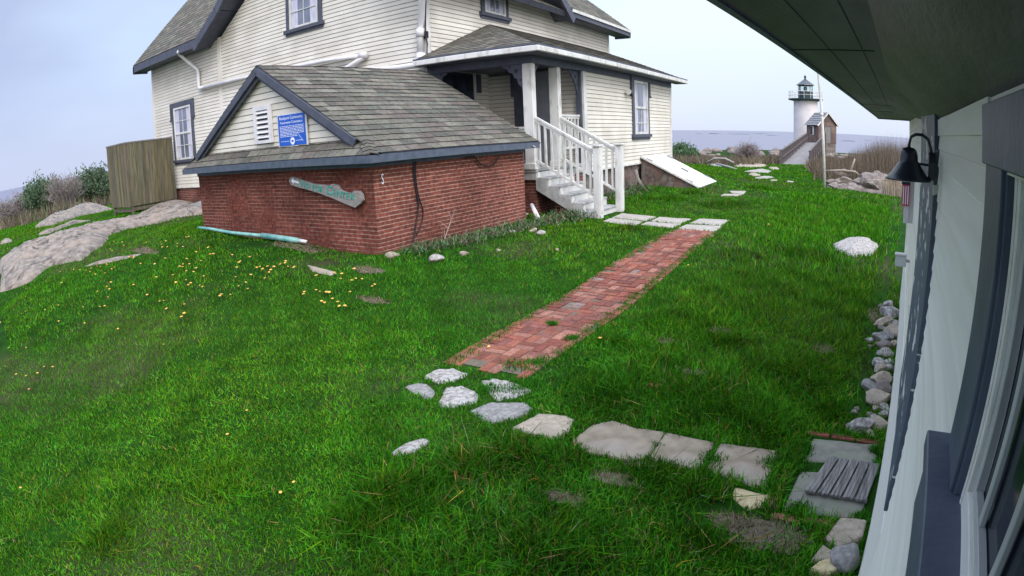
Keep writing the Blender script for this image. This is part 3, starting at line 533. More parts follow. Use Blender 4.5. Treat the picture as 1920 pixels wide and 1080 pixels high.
mb=MB(); mb.tube([(-9.60,YA-.06,3.4),(-9.62,YA-.1,2.6),(-9.56,YA-.12,2.3),(-9.6,YA-.1,2.0),(-9.58,YA-.28,1.8),(-9.3,YA-.3,1.6)],.018,6); mb.box(-9.7,-9.58,YA-.1,YA-.03,2.45,2.62); hb(mb,'service_cable',cable_m)
# ---- cellar bulkhead with white sloping doors
ck=MB(); y0,y1=18.95,21.2; xt,xb=-6.74,-4.92; zt,zb=-.87,-1.74
for yy in (y0,y1-.08): ck.prism([(xt,zt-.04),(xb,zb-.04),(xb,-2.2),(xt,-2.2)],yy,yy+.08,lambda p,q,a:(p,a,q))
ck.prism([(xb-.08,zb-.02),(xb,zb-.05),(xb,-2.2),(xb-.08,-2.2)],y0+.08,y1-.08,lambda p,q,a:(p,a,q)); bh=hb(ck,'cellar_bulkhead',rubble_m)
dn=unit(-(zb-zt),0,(xb-xt)); sx=Vector((xb-xt+.12,0,(zb-zt)*(1+.12/1.82)))
for k in range(2):
    a=y0-.06+k*1.21; b=a+1.18; mb=MB(); P0=Vector((xt-.02,0,zt+.02))
    slab(mb,[P0+Vector((0,a,0))+dn*.03,P0+Vector((0,b,0))+dn*.03,P0+sx+Vector((0,b,0))+dn*.03,P0+sx+Vector((0,a,0))+dn*.03],.05)
    d=mb.build('cellar_door',white_m); d.parent=bh
    for t in (.14,.82):
        h=MB(); c=P0+sx*t+Vector((0,a+.1 if k==0 else b-.1,0))+dn*.045; h.bar(c-Vector((.1,0,-.04)),c+Vector((.1,0,-.045)),.05,.03); hh=h.build('hinge',greydoor_m); hh.parent=d
    c=P0+sx*.55+Vector((0,b-.15 if k==0 else a+.15,0))+dn*.05
    if k: h=MB(); h.bar(c-Vector((.12,0,-.05)),c+Vector((.12,0,-.05)),.09,.04); hh=h.build('door_handle',greydoor_m); hh.parent=d
# ================================================================ BRICK OUTBUILDING
GB=-0.04151265; bb=thing('brick_building','low red brick outbuilding with grey shingle gable roof and slate blue eaves','outbuilding',(-6.82,7.03,-1.8),GB)
def bb_(mb,name,m,par=None,**k):
    o=mb.build(name,m,**k); o.parent=par or bb
    if par is None: o.location=(0,0,1.8)
    return o
WL_=5.7; WD=4.33
mb=MB(); brickwall(mb,lambda u,v,z:(u,0,z),-WL_,0,-2.3,-.30); bb_(mb,'brick_wall',brickA_m)
mb=MB(); brickwall(mb,lambda u,v,z:(0,u,z),0,WD,-2.3,-.30,uo=3.1); bb_(mb,'brick_wall',brickB_m)
mb=MB(); brickwall(mb,lambda u,v,z:(-WL_,u,z),0,WD,-2.3,-.30,uo=1); brickwall(mb,lambda u,v,z:(u,WD,z),-WL_,0,-2.3,-.30,uo=1); bb_(mb,'brick_wall',brickA_m)
PX=-2.86; PZ=1.60; ov=.22; ye0=-.12; yE=WD+.27
slp=(PZ+.19)/(ov-PX); 
for s in (1,-1):
    xe=ov if s>0 else 2*PX-ov; V=unit(-s,0,slp); L=(ov-PX)*math.hypot(1,slp)
    fy=lambda v: 0
    # near end: full height rake at y=ye0 above the pent, widened to the hip corner at the eave
    lo_=.36
    mb=MB(); shingles(mb,(xe,0,-.185),(0,1,0),V,[(-.20,0),(yE,0),(yE-.0,L),(ye0,L),(ye0,lo_)],e=.185,tab=.34,th=.016)
    bb_(mb,'roof',shing_m,recalc=False)
    mb=MB(); nn=Vector((0,1,0)).cross(V).normalized(); nn=-nn if nn.z<0 else nn
    O=Vector((xe,0,-.185)); slab(mb,[O+Vector((0,1,0))*a+V*b-nn*.006 for a,b in [(.02,0),(yE,0),(yE,L),(ye0+.01,L),(ye0+.01,lo_+.9),(.02,lo_+.7)]],.05); bb_(mb,'roof_deck',blued_m)
# pent roof across the gable foot
V=unit(0,.24,.26); Lp=math.hypot(.24,.26)
mb=MB(); shingles(mb,(2*PX-ov-.0,-.24,-.20),(1,0,0),V,[(0,0),(2*(ov-PX),0),(2*(ov-PX)-.34,Lp),(.34,Lp)],e=.15,tab=.36,th=.014)
# flared hip cap at the corner
bb_(mb,'pent_roof',shing_m,recalc=False)
mb=MB(); O=Vector((2*PX-ov,-.24,-.206)); slab(mb,[O,O+Vector((2*(ov-PX),0,0)),O+Vector((2*(ov-PX)-.5,0,0))+V*Lp,O+Vector((.5,0,0))+V*Lp],.03); bb_(mb,'pent_deck',dark_m)
mb=MB(); A_=Vector((ov+.02,-.235,-.175)); B_=Vector((-.11,-.03,.075)); nk=5
for k in range(nk):
    p=A_.lerp(B_,k/nk); q=A_.lerp(B_,(k+1.25)/nk); col=random.choice(SH); up_=Vector((0,0,.016)); l=Vector((-.14,-.02,-.03)); r=Vector((.02,.14,-.03))
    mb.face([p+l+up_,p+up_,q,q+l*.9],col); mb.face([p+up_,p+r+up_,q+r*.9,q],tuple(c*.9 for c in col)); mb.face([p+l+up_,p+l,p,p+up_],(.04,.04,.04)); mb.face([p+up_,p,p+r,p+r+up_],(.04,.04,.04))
bb_(mb,'hip_cap',shing_m,recalc=False)
# eave fascia + dark frieze
mb=MB(); xl=2*PX-ov; mb.box(xl-.02,ov+.02,-.27,-.235,-.325,-.205); mb.box(ov-.015,ov+.02,-.235,yE,-.325,-.205); mb.box(xl-.02,xl+.015,-.235,yE,-.325,-.205); mb.box(xl,ov-.015,-.235,.0,-.325,-.30); mb.box(0.003,ov-.015,.0,yE,-.325,-.30); mb.box(xl+.015,-WL_-.003,0,yE,-.325,-.30)
mb.box(0.002,.03,0,WD,-.40,-.325); mb.box(-WL_,.03,-.03,-.002,-.40,-.325); bb_(mb,'fascia',blued_m)
# gable
mb=MB()
def gsp(z): h=(PZ-.06-z)/slp; return (PX-h,PX+h)
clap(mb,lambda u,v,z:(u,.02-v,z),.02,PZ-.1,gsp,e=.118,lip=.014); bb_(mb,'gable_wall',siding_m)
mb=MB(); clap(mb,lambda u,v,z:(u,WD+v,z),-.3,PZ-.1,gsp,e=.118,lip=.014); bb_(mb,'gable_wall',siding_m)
mb=MB()
for s in (1,-1):
    for (d,wd,th,yy) in ((.075,.13,.05,ye0-.0),(.17,.09,.03,ye0+.045)):
        x1=PX+s*(PZ-.0-d)/slp if False else PX+s*((PZ-.02)/slp+.0); a=Vector((PX,yy,PZ-.04-d)); b=Vector((PX+s*(PZ-.07)/slp*1.0,yy,.03-d+.04)); mb.bar(a,b,th,wd)
bb_(mb,'rake_board',blue_m)
mb=MB()
for s in (1,-1): a=Vector((PX,yE+.01,PZ-.1)); b=Vector((PX+s*(ov-PX),yE+.01,-.27)); mb.bar(a,b,.03,.14)
bb_(mb,'rake_board',blue_m)
# louvre vent
mb=MB(); u0,u1,z0,z1=-3.20,-2.60,.14,.84; mb.box(u0,u0+.12,-.035,.0,z0,z1);mb.box(u1-.07,u1,-.06,.0,z0,z1+.02);mb.box(u0+.12,u1-.07,-.045,.0,z0,z0+.06);mb.box(u0+.12,u1-.07,-.045,.0,z1-.08,z1)
for k in range(6):
    z=z0+.08+k*.092; mb.prism([(0.0,z+.085),(.012,z+.085),(-.045,z+.01),(-.055,z+.02)],u0+.12,u1-.07,lambda p,q,a:(a,p,q))
lv=bb_(mb,'louvre_vent',pvc_m); mb=MB(); mb.box(u0+.12,u1-.07,-.008,.004,z0+.06,z1-.08); o=mb.build('vent_backing',dark_m); o.parent=lv
# things hung on the building ------------------------------------------------
def txt(s,size,m,name,parent=None,ext=.002,align='LEFT',font_sp=1.0):
    cu=bpy.data.curves.new(name,'FONT'); cu.body=s; cu.size=size; cu.extrude=ext; cu.align_x=align; cu.space_character=font_sp; cu.resolution_u=2
    o=bpy.data.objects.new(name,cu); COL.objects.link(o); bpy.context.view_layer.update(); dg=bpy.context.evaluated_depsgraph_get()
    me=bpy.data.meshes.new_from_object(o.evaluated_get(dg)); bpy.data.objects.remove(o); me.materials.clear(); me.materials.append(m); o=bpy.data.objects.new(name,me); COL.objects.link(o); o.parent=parent; return o
Rb=Matrix.Translation((-6.82,7.03,0))@Matrix.Rotation(GB,4,'Z')
def onA(u,v,z): return Rb@Vector((u,v,z))
sg=thing('blue_sign','small blue rectangular sign with white writing and round white seal on the cream gable','sign',onA(-2.36,-.03,.05),GB)
mb=MB(); mb.box(-.03,.84,-.012,.0,-.02,.58); o=mb.build('sign_backing',white_m,sg)
mb=MB(); mb.box(0,.80,-.02,-.0125,.0,.545); mb.build('sign_face',blue_sign_m,sg)
def st_(s,x,z,size,al='CENTER'):
    o=txt(s,size,ink_m,'sign_lettering',sg,align=al,ext=.0008); o.location=(x,-.0215,z); o.rotation_euler=(math.pi/2,0,0); return o
st_('Rockport Community',.40,.465,.078); st_('Preservation Commission',.40,.39,.064)
mb=MB(); random.seed(3)
for k in range(8):
    z=.35-k*.026; x=.05
    while x<(.74 if k<6 else .5): l=random.uniform(.03,.09); mb.box(x,min(x+l,.76),-.0215,-.0205,z-.010,z); x+=l+.014
mb.box(.06,.32,-.0215,-.0205,.075,.082); mb.box(.50,.70,-.0215,-.0205,.075,.082); mb.bar((.56,-.021,.22),(.72,-.021,.06),.001,.007,up=(0,0,1)); mb.build('sign_lettering',ink_m,sg)
mb=MB(); mb.prism([(.41+.065*math.cos(k*math.pi/12),.075+.065*math.sin(k*math.pi/12)) for k in range(24)],-.0225,-.0205,lambda p,q,a:(p,a,q)); mb.build('seal',ink_m,sg)
mb=MB(); mb.prism([(.41+.035*math.cos(k*math.pi/6),.075+.02*math.sin(k*math.pi/6)) for k in range(12)],-.0235,-.0226,lambda p,q,a:(p,a,q)); mb.build('seal_emblem',blue_sign_m,sg)
# visitor centre board
vsn=thing('wooden_sign','weathered driftwood board reading visitor center in teal letters, hung tilted on the brick wall','sign',onA(-2.13,-.05,-.60),GB)
pl=[(0,.02),(.03,.075),(.10,.10),(.25,.085),(.45,.06),(.72,.035),(.95,.04),(1.13,.03),(1.18,.075),(1.33,.07),(1.42,.0),(1.60,-.03),(1.70,-.03),(1.73,.02),(1.86,.03),(1.93,-.02),(1.95,-.10),(1.90,-.16),(1.83,-.20),(1.77,-.24),(1.55,-.21),(1.2,-.15),(.8,-.10),(.45,-.075),(.2,-.06),(.06,-.04)]
ang=-.105
Tv=lambda p,q,a:(p*math.cos(ang)-q*1.05*math.sin(ang),a,p*math.sin(ang)+q*1.05*math.cos(ang))
mb=MB(); mb.prism(pl,-.03,.03,Tv); mb.build('board',signwood_m,vsn,bev=.006)
mb=MB(); mb.prism([(.08,.035),(.15,.085),(.15,.05),(.30,.035),(.30,.005),(.15,.015),(.15,-.02)],-.034,-.031,Tv); mb.build('arrow',ink_m,vsn)
x=.33
for ch,sz in (('V',.155),('I',.13),('S',.135),('I',.13),('T',.135),('O',.14),('R',.14),(' ',.1),('C',.20),('E',.14),('N',.14),('T',.14),('E',.145),('R',.15)):
    if ch==' ': x+=.07; continue
    o=txt(ch,sz,teal_m,'letter',vsn,ext=.004); wd={'I':.3,'V':.62,'S':.6,'T':.58,'O':.72,'R':.66,'C':.68,'E':.6,'N':.72}[ch]*sz*1.1
    base=-.035-.055*max(0,x-.3)/1.0-.0
    p=Tv(x,base-.01,-.036); o.location=p; o.rotation_euler=(math.pi/2,-(-.105-.06),0); o.scale=(1.12,1.05,1); x+=wd+.012
o=txt('S',.24,ink_m,'chalk_mark',None,ext=.0006); o.matrix_world=Rb@Matrix.Translation((.03+.002,.14,-.68))@Matrix.Rotation(math.pi/2,4,'Z')@Matrix.Rotation(math.pi/2,4,'X'); 
o.scale=(.55,1,1); tag(o,'white letter S chalked on the brick wall near the corner','chalk mark')
# cables on the right wall
def cable(pts,r,label):
    mb=MB(); P=[Rb@Vector(p) for p in pts]
    # smooth polyline
    Q=[]
    for i in range(len(P)-1):
        a=P[max(i-1,0)];b=P[i];c=P[i+1];d=P[min(i+2,len(P)-1)]
        for k in range(5):
            t=k/5; Q.append(.5*((2*b)+(c-a)*t+(2*a-5*b+4*c-d)*t*t+(3*b-a-3*c+d)*t**3))
    Q.append(P[-1]); mb.tube(Q,r,6); o=mb.build('cable',cable_m,smooth=True); return tag(o,label,'cable')
cable([(.03,.92,-.38),(.03,.90,-.62),(.03,.93,-.92),(.03,.96,-1.15),(.03,.86,-1.45),(.04,.80,-1.62),(.06,.66,-1.84)],.013,'black cable hanging down the brick wall, straighter of the pair by the corner')
cable([(.035,.96,-.38),(.03,.94,-.60),(.03,.98,-.95),(.035,1.06,-1.2),(.03,1.02,-1.42),(.04,.86,-1.60)],.011,'black cable bowing outward beside its twin on the brick wall')
cable([(.05,2.3,-.40),(.05,2.55,-.40),(.05,2.72,-.54),(.05,2.95,-.60),(.05,3.2,-.57),(.05,3.36,-.42)],.013,'black cable drooping in a loop below the outbuilding eave')
mb=MB(); P=[(-12.5,7.12,-1.53),(-12.0,7.08,-1.53),(-11.0,7.03,-1.58),(-9.85,7.02,-1.60)]; mb.tube(P,.035,8); gp_=thing('garden_pipe','pale green plastic pipe lying in the grass along the brick wall','pipe',(-10.3,7.0,-1.6))
o=mb.build('pipe_length',pipeg_m,smooth=True); o.parent=gp_; o.location=(10.3,-7.0,1.6)
mb=MB(); mb.tube([(-9.9,7.02,-1.595),(-8.95,6.98,-1.63),(-8.7,6.96,-1.635)],[.055,.055,.04],10); o=mb.build('pipe_sleeve',pipeg_m,smooth=True); o.parent=gp_; o.location=(10.3,-7.0,1.6)
mb=MB(); mb.tube([(-8.7,6.96,-1.635),(-8.5,6.95,-1.64)],[.035,.03],10); o=mb.build('pipe_nozzle',pvc_m,smooth=True); o.parent=gp_; o.location=(10.3,-7.0,1.6)
mb=MB(); mb.tube([(-6.6,11.55,-1.55),(-6.25,11.2,-1.78)],.05,10); tag(mb.build('drain_pipe',pvc_m,smooth=True),'short white drain pipe end poking out between brick wall and porch','drain pipe')
# ================================================================ WOODEN ENCLOSURE by the house
en=thing('wooden_enclosure','tall box of weathered vertical boards on short posts at the left house corner','enclosure',(-23.4,10.85,-1.8))
def en_(mb,name,m,**k): o=mb.build(name,m,**k); o.parent=en; o.location=(23.4,-10.85,1.8); return o
random.seed(5)
def boardrow(mb,T,u0,u1,z0,z1f,n):
    for k in range(n):
        a=lerp(u0,u1,k/n);b=lerp(u0,u1,(k+1)/n); q=random.uniform(.75,1.2); c=(q*random.uniform(.95,1.08),q,q*random.uniform(.85,1.05))
        if random.random()<.12: c=(c[0]*1.25,c[1]*1.2,c[2]*.9)
        mb.box(a+.004,b-.004,0,.02,z0+random.uniform(-.01,.01),z1f,T=T,c=c)
mb=MB(); boardrow(mb,lambda u,v,z:(-22.4+v,u,z),9.85,11.92,-1.44,.90,15); en_(mb,'board_panel',cedar_m)
mb=MB(); boardrow(mb,lambda u,v,z:(u,9.85-v,z),-24.3,-22.4,-1.46,.90,13); en_(mb,'board_panel',cedar_m)
mb=MB(); boardrow(mb,lambda u,v,z:(-24.3-v,u,z),9.85,11.92,-1.44,.90,15); en_(mb,'board_panel',cedar_m)
mb=MB(); mb.box(-24.34,-22.36,9.82,9.90,.90,.95); mb.box(-22.46,-22.36,9.90,11.92,.90,.95);mb.box(-24.34,-24.24,9.90,11.92,.90,.95); en_(mb,'top_rail',greywood_m)
for (x,y) in ((-22.45,9.95),(-24.25,9.95),(-22.45,11.85),(-24.25,11.85)):
    mb=MB(); mb.box(x-.05,x+.05,y-.05,y+.05,-2.2,.88); en_(mb,'post',cedar_m)
mb=MB(); mb.box(-22.44,-22.41,10.0,11.8,-1.62,-1.5); mb.box(-24.2,-22.5,9.90,9.93,-1.65,-1.52); mb.box(-24.2,-22.5,10,11.8,-1.50,-1.46); en_(mb,'floor_frame',cedar_m)
# ================================================================ LIGHTHOUSE
LX,LY=-7.25,87.6; lh=thing('lighthouse','white masonry lighthouse tower with dark lantern room by the sea','lighthouse',(LX,LY,-3.2))
def lh_(mb,name,m,par=None,**k):
    o=mb.build(name,m,**k); o.parent=par or lh
    if par is None: o.location=(0,0,3.2)
    return o
mb=MB(); mb.lathe([(1.70,-4.5),(1.70,-3.0),(1.66,4.25)],0,0,36); lh_(mb,'tower',tower_m,smooth=True)
mb=MB(); mb.lathe([(1.66,4.15),(2.3,4.28),(2.38,4.34),(2.38,4.46),(0,4.46)],0,0,36); lh_(mb,'gallery',lgreen_m)
mb=MB()
for k in range(16):
    t=2*math.pi*k/16; mb.tube([(2.3*math.cos(t),2.3*math.sin(t),4.46),(2.3*math.cos(t),2.3*math.sin(t),5.42)],.035,5)
for z in (4.95,5.42): mb.tube([(2.3*math.cos(2*math.pi*k/32),2.3*math.sin(2*math.pi*k/32),z) for k in range(33)],.03,5,cap=False)
lh_(mb,'gallery_railing',pole_m)
mb=MB(); mb.lathe([(1.02,4.46),(1.02,5.45),(.98,5.45),(0,5.45)],0,0,8); lt=lh_(mb,'lantern_room',lgreen_m)
mb=MB()
for k in range(8):
    t=2*math.pi*k/8; mb.bar((.98*math.cos(t),.98*math.sin(t),5.45),(.98*math.cos(t),.98*math.sin(t),6.3),.07,.07,up=(0,1,0))
mb.lathe([(1.02,6.22),(1.02,6.32),(.9,6.32),(.9,6.22)],0,0,8); lh_(mb,'lantern_mullion',lgreen_m,lt)
mb=MB(); mb.lathe([(.90,5.46),(.90,6.24)],0,0,8)
gm=bpy.data.materials.new('lantern_glass'); gm.use_nodes=True; g_=gm.node_tree.nodes['Principled BSDF']; g_.inputs['Base Color'].default_value=(.75,.88,.88,1); g_.inputs['Transmission Weight'].default_value=.9; g_.inputs['Roughness'].default_value=.02; g_.inputs['IOR'].default_value=1.05
lh_(mb,'lantern_glass',gm,lt)
mb=MB(); mb.lathe([(.0,5.5),(.2,5.5),(.26,5.8),(.2,6.1),(0,6.1)],0,0,12); lh_(mb,'beacon',black_m,lt,smooth=True)
mb=MB(); mb.lathe([(1.28,6.30),(1.25,6.36),(.2,7.12),(.12,7.2),(.12,7.3),(0,7.3)],0,0,8); mb.lathe([(0,7.28),(.16,7.36),(.2,7.46),(.14,7.58),(.03,7.66),(0,7.95)],0,0,12); lh_(mb,'lantern_roof',black_m)
# entry building ---------------------------------------------------------------
eb=thing('oil_house','small brick gabled building with grey roof in front of the lighthouse tower','small building',(-4.75,81.6,-1.3),math.radians(35))
def eb_(mb,name,m,par=None,**k):
    o=mb.build(name,m,**k); o.parent=par or eb
    if par is None: o.location=(0,0,1.3)
    return o
hw,hd=1.32,1.5; mb=MB(); z0,z1,za=-1.3,1.12,2.45
for s in (-1,1): brickwall(mb,lambda u,v,z,s=s:(s*hw,u,z),-hd,hd,z0,z1)
for s in (-1,1): mb.face([(-hw,s*hd,z0),(hw,s*hd,z0),(hw,s*hd,z1),(0,s*hd,za),(-hw,s*hd,z1)],None,[(0,9),(2.6,9),(2.6,11.4),(1.3,12.7),(0,11.4)])
eb_(mb,'brick_wall',brick_mat('far_brick',(.15,.10,.085),(.20,.135,.115),(.26,.21,.18),fade=0.1))
for s in (-1,1):
    V=unit(-s*1,0,(za-z1)/hw); sl_=MB(); shingles(sl_,(s*(hw+.25),-hd-.2,z1-.24),(0,1,0),V,[(0,0),(2*hd+.4,0),(2*hd+.4,(hw+.25)*math.hypot(1,(za-z1)/hw)+.05),(0,(hw+.25)*math.hypot(1,(za-z1)/hw)+.05)],e=.4,tab=.5,th=.05); eb_(sl_,'roof',grayroof_m)
mb=MB(); 
for s in (-1,1): mb.bar((s*(hw+.27),-hd-.24,z1-.30),(0,-hd-.24,za+.02),.06,.16)
eb_(mb,'rake_board',pole_m)
mb=MB(); mb.box(-.42,.42,-hd-.05,-hd-.01,-1.3,.75); dr=eb_(mb,'door',greywood_m); mb=MB(); mb.box(-.52,.52,-hd-.07,-hd-.052,.75,.88); mb.box(-.52,-.42,-hd-.07,-hd-.01,-1.3,.75);mb.box(.42,.52,-hd-.07,-hd-.01,-1.3,.75); eb_(mb,'door_frame',deckwood_m,dr)
mb=MB(); mb.box(-hw-.04,-hw-.01,-.35,.35,-.3,.75); wn=eb_(mb,'window',pvc_m); mb=MB(); mb.box(-hw-.06,-hw-.041,-.05,.35,-.25,.7); eb_(mb,'pane',dark_m,wn)
mb=MB(); mb.box(-.25,.25,-hd-.04,-hd-.01,1.35,1.85); eb_(mb,'vent',deckwood_m)
mb=MB(); mb.box(-hw+.05,hw-.05,-hd+.05,hd-.05,-3.3,-1.3); eb_(mb,'foundation',boulder_m)
# ramp --------------------------------------------------------------------------
rp=thing('ramp','long grey wooden boardwalk ramp with railings rising to the lighthouse','ramp',(-4.9,50,-2.8))
def rp_(mb,name,m,**k): o=mb.build(name,m,**k); o.parent=rp; o.location=(4.9,-50,2.8); return o
A0=Vector((-4.95,50,-2.62)); A1=Vector((-5.3,79.6,-1.25)); W2=1.12
mb=MB(); n=110
for k in range(n):
    a=A0.lerp(A1,k/n);b=A0.lerp(A1,(k+.93)/n); mb.box(-W2,W2,a.y,b.y,0,.0,T=None) if False else slab(mb,[(a.x-W2,a.y,a.z),(a.x+W2,a.y,a.z),(b.x+W2,b.y,b.z),(b.x-W2,b.y,b.z)],.06)
rp_(mb,'deck',deck_m)
mb=MB(); mb.box(A0.x-W2-.6,A0.x+W2+.3,A0.y-1.2,A0.y-.02,-2.78,-2.70); rp_(mb,'landing',paver_m)
for s in (-1,1):
    mb=MB(); off=Vector((s*W2,0,0)); mb.bar(A0+off+Vector((0,0,1.15)),A1+off+Vector((0,0,1.15)),.16,.07); mb.bar(A0+off+Vector((0,0,.18)),A1+off+Vector((0,0,.18)),.07,.14); mb.bar(A0+off-Vector((0,0,.12)),A1+off-Vector((0,0,.12)),.08,.2)
    mb.bar(A0+off+Vector((s*-.1,0,.62)),A1+off+Vector((s*-.1,0,.62)),.05,.07)
    rp_(mb,'handrail',deckwood_m)
    for k in range(9):
        mb=MB(); p=A0.lerp(A1,k/8)+off; mb.bar(p+Vector((s*.06,0,-1.4)),p+Vector((s*.06,0,1.2)),.16,.16,up=(0,1,0)); rp_(mb,'ramp_post',deckwood_m)
    mb=MB()
    for k in range(100):
        p=A0.lerp(A1,(k+.5)/100)+off; mb.bar(p+Vector((0,0,.2)),p+Vector((0,0,1.12)),.05,.10,up=(1,0,0))
    o=rp_(mb,'baluster',deckwood_m); o['kind']='stuff'
# flagpole ------------------------------------------------------------------------
mb=MB(); mb.tube([(-1.22,23.7,-2.15),(-1.32,23.7,-.02),(-1.36,23.7,.7),(-1.45,23.7,1.92),(-1.49,23.7,2.6),(-1.62,23.7,5.2)],[.055,.052,.048,.044,.04,.03],12); mb.tube([(-1.355,23.7,.62),(-1.36,23.7,.70)],.06,12); fp=mb.build('flagpole',pole_m,smooth=True); tag(fp,'thin white flagpole standing on the lawn at the rock pile','flagpole')
# ================================================================ COTTAGE whose eave carries the camera
gw=math.atan(.068); Ro=Vector((.12*math.cos(gw)**2,-.12*math.cos(gw)*math.sin(gw),0))
ct=thing('cottage','pale green-grey clapboard cottage wall with slate blue trim close beside the camera','cottage',(Ro.x,Ro.y,-2.1),-gw)
def ct_(mb,name,m,par=None,**k):
    o=mb.build(name,m,**k); o.parent=par or ct
    if par is None: o.location=(0,0,2.1)
    return o
TC=lambda u,v,z:(-v,u,z)     # u along wall, v out to the lawn
def cb(mb,u0,u1,v0,v1,z0,z1): mb.box(u0,u1,v0,v1,z0,z1,T=TC)
UE=7.9
NJ=dict(e=.0475,lip=.0075,shade_w=.003,shade_c=(.7,.7,.7)); mb=MB(); clap(mb,TC,-1.26,.2,lambda z:(1.855,UE),e=.0475,lip=.0025,shade_w=.003,shade_c=(.7,.7,.7)); clap(mb,TC,-1.735,-.5475,lambda z:(-1.5,1.85),**NJ); clap(mb,TC,-.5475,-.025,lambda z:(.64,1.85),**NJ); clap(mb,TC,-.025,.2,lambda z:(-1.5,1.85),**NJ); clap(mb,TC,-.5475,-.025,lambda z:(-1.5,.04),**NJ); ct_(mb,'siding_wall',siding3_m)
mb=MB(); cb(mb,1.855,UE+.003,-.02,.005,-2.4,-1.262); cb(mb,-1.5,1.85,-.02,.008,-2.4,-1.737); ct_(mb,'skirt_board',siding2_m)
mb=MB(); cb(mb,UE-.1,UE+.02,-.1,.012,-2.4,.2); mb.box(-.01,6,UE+.02,UE+.03,-2.4,.2); cb(mb,-1.5,UE,-3.0,-2.95,-2.4,.2); cb(mb,-1.55,-1.5,-3,0,-2.4,.2); ct_(mb,'corner_board',siding2_m)
random.seed(11)
mb=MB(); # vertical trim with wavy peeled near edge
cb(mb,1.86,3.1,.004,.019,-1.16,.19); ct_(mb,'vertical_trim',peel_m)
# frieze at the top between trim and window
mb=MB(); cb(mb,.77,1.86,.0,.009,.012,.056); ct_(mb,'frieze_board',siding2_m)
# window in the wall
mb=MB(); cb(mb,.638,.762,.0,.013,-.36,.045); cb(mb,.05,.638,.0,.0125,-.02,.045); cb(mb,.05,.775,.013,.0165,-.021,.046); cb(mb,.632,.638,-.008,.008,-.36,-.02)
cw=ct_(mb,'window_casing',blued_m,bev=.0012)
mb=MB(); cb(mb,.02,.79,-.004,.043,-.385,-.36); cb(mb,.02,.785,.0,.036,-.47,-.386); ct_(mb,'window_sill',blued_m,cw,bev=.002)
mb=MB(); cb(mb,.600,.632,-.012,-.001,-.36,-.02); cb(mb,.612,.620,-.001,.0008,-.36,-.02); cb(mb,.05,.600,-.012,-.001,-.36,-.335)
wf=ct_(mb,'window_frame',siding2_m,cw,bev=.001)
mb=MB(); cb(mb,.580,.600,-.016,-.006,-.335,-.02); cb(mb,.05,.580,-.016,-.006,-.335,-.322); ct_(mb,'sash',box_m,cw,bev=.001)
for ub in (.520,.405,.29): mb=MB(); cb(mb,ub-.007,ub+.007,-.014,-.0075,-.322,-.02); ct_(mb,'muntin',box_m,cw,bev=.001)
mb=MB(); cb(mb,.05,.585,-.0185,-.0165,-.33,-.02); ct_(mb,'pane',glassd_m,cw)
# soffit: outer flat boards, seam strip, inner sloping plank and far end board
st=[(-1.0,.05),(.3,.05),(.6,.051),(1,.052),(2.0,.058),(3.2,.09),(5,.15),(7.7,.198)]
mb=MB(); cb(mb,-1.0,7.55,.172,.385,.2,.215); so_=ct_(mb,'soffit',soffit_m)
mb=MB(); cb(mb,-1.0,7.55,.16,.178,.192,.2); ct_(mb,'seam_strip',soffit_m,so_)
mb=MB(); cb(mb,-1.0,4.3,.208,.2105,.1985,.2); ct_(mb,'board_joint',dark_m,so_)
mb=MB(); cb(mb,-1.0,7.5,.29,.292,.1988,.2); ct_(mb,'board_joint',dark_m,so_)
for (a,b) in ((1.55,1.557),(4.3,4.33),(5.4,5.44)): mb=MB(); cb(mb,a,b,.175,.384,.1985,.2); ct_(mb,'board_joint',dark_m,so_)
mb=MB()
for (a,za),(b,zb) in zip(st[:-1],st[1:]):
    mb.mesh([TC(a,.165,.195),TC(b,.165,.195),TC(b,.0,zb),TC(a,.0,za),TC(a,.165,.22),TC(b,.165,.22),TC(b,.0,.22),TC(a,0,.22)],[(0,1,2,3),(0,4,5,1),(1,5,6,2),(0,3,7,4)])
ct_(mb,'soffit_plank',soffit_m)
mb=MB(); cb(mb,-1.0,7.6,.385,.40,.195,.32); cb(mb,7.55,7.62,-.1,.40,.19,.30); ct_(mb,'fascia',blued_m)
mb=MB(); P=[TC(-1.0,.42,.30),TC(7.8,.42,.30),TC(7.8,-2.9,2.0),TC(-1.0,-2.9,2.0)]; slab(mb,P,.05); ct_(mb,'roof',grayroof_m)
# bell-shaped wall lamp
lp=thing('wall_lamp','black bell-shaped gooseneck lamp mounted on the cottage wall','lamp',(0,0,0)); Mw=Matrix.Translation(Ro)@Matrix.Rotation(-gw,4,'Z'); lp.matrix_world=Mw@Matrix.Translation((-.03,1.75,-.07))
def lp_(mb,name,m,**k): o=mb.build(name,m,**k); o.parent=lp; o.location=(.03,-1.75,.07); return o
mb=MB(); T2=lambda u,v,z:(-v,u,z)
mb.prism([(1.75+.022*math.cos(t*math.pi/12),-.070+.037*math.sin(t*math.pi/12)) for t in range(24)],.018,.042,lambda p,q,a:(-a,p,q)); lp_(mb,'back_plate',black_m,bev=.003)
arm=[(-(.03),1.75,-.05),(-.036,1.75,-.02),(-.043,1.75,.0),(-.06,1.75,.010),(-.078,1.75,.010),(-.092,1.75,.002),(-.0965,1.75,-.018),(-.0965,1.75,-.03)]
mb=MB(); mb.tube(arm,.0042,10); mb.tube([(-.03,1.75,-.068),(-.07,1.75,-.066)],.0035,8); lp_(mb,'arm',black_m,smooth=True)
mb=MB(); mb.lathe([(0.004,-.024),(.016,-.027),(.022,-.034),(.025,-.046),(.026,-.060),(.030,-.066),(.040,-.080),(.052,-.096),(.064,-.107),(.0655,-.111),(.062,-.109),(.048,-.096),(.03,-.07),(.02,-.06),(0,-.058)],-.0965,1.75,40); lp_(mb,'bell_shade',black_m,smooth=True)
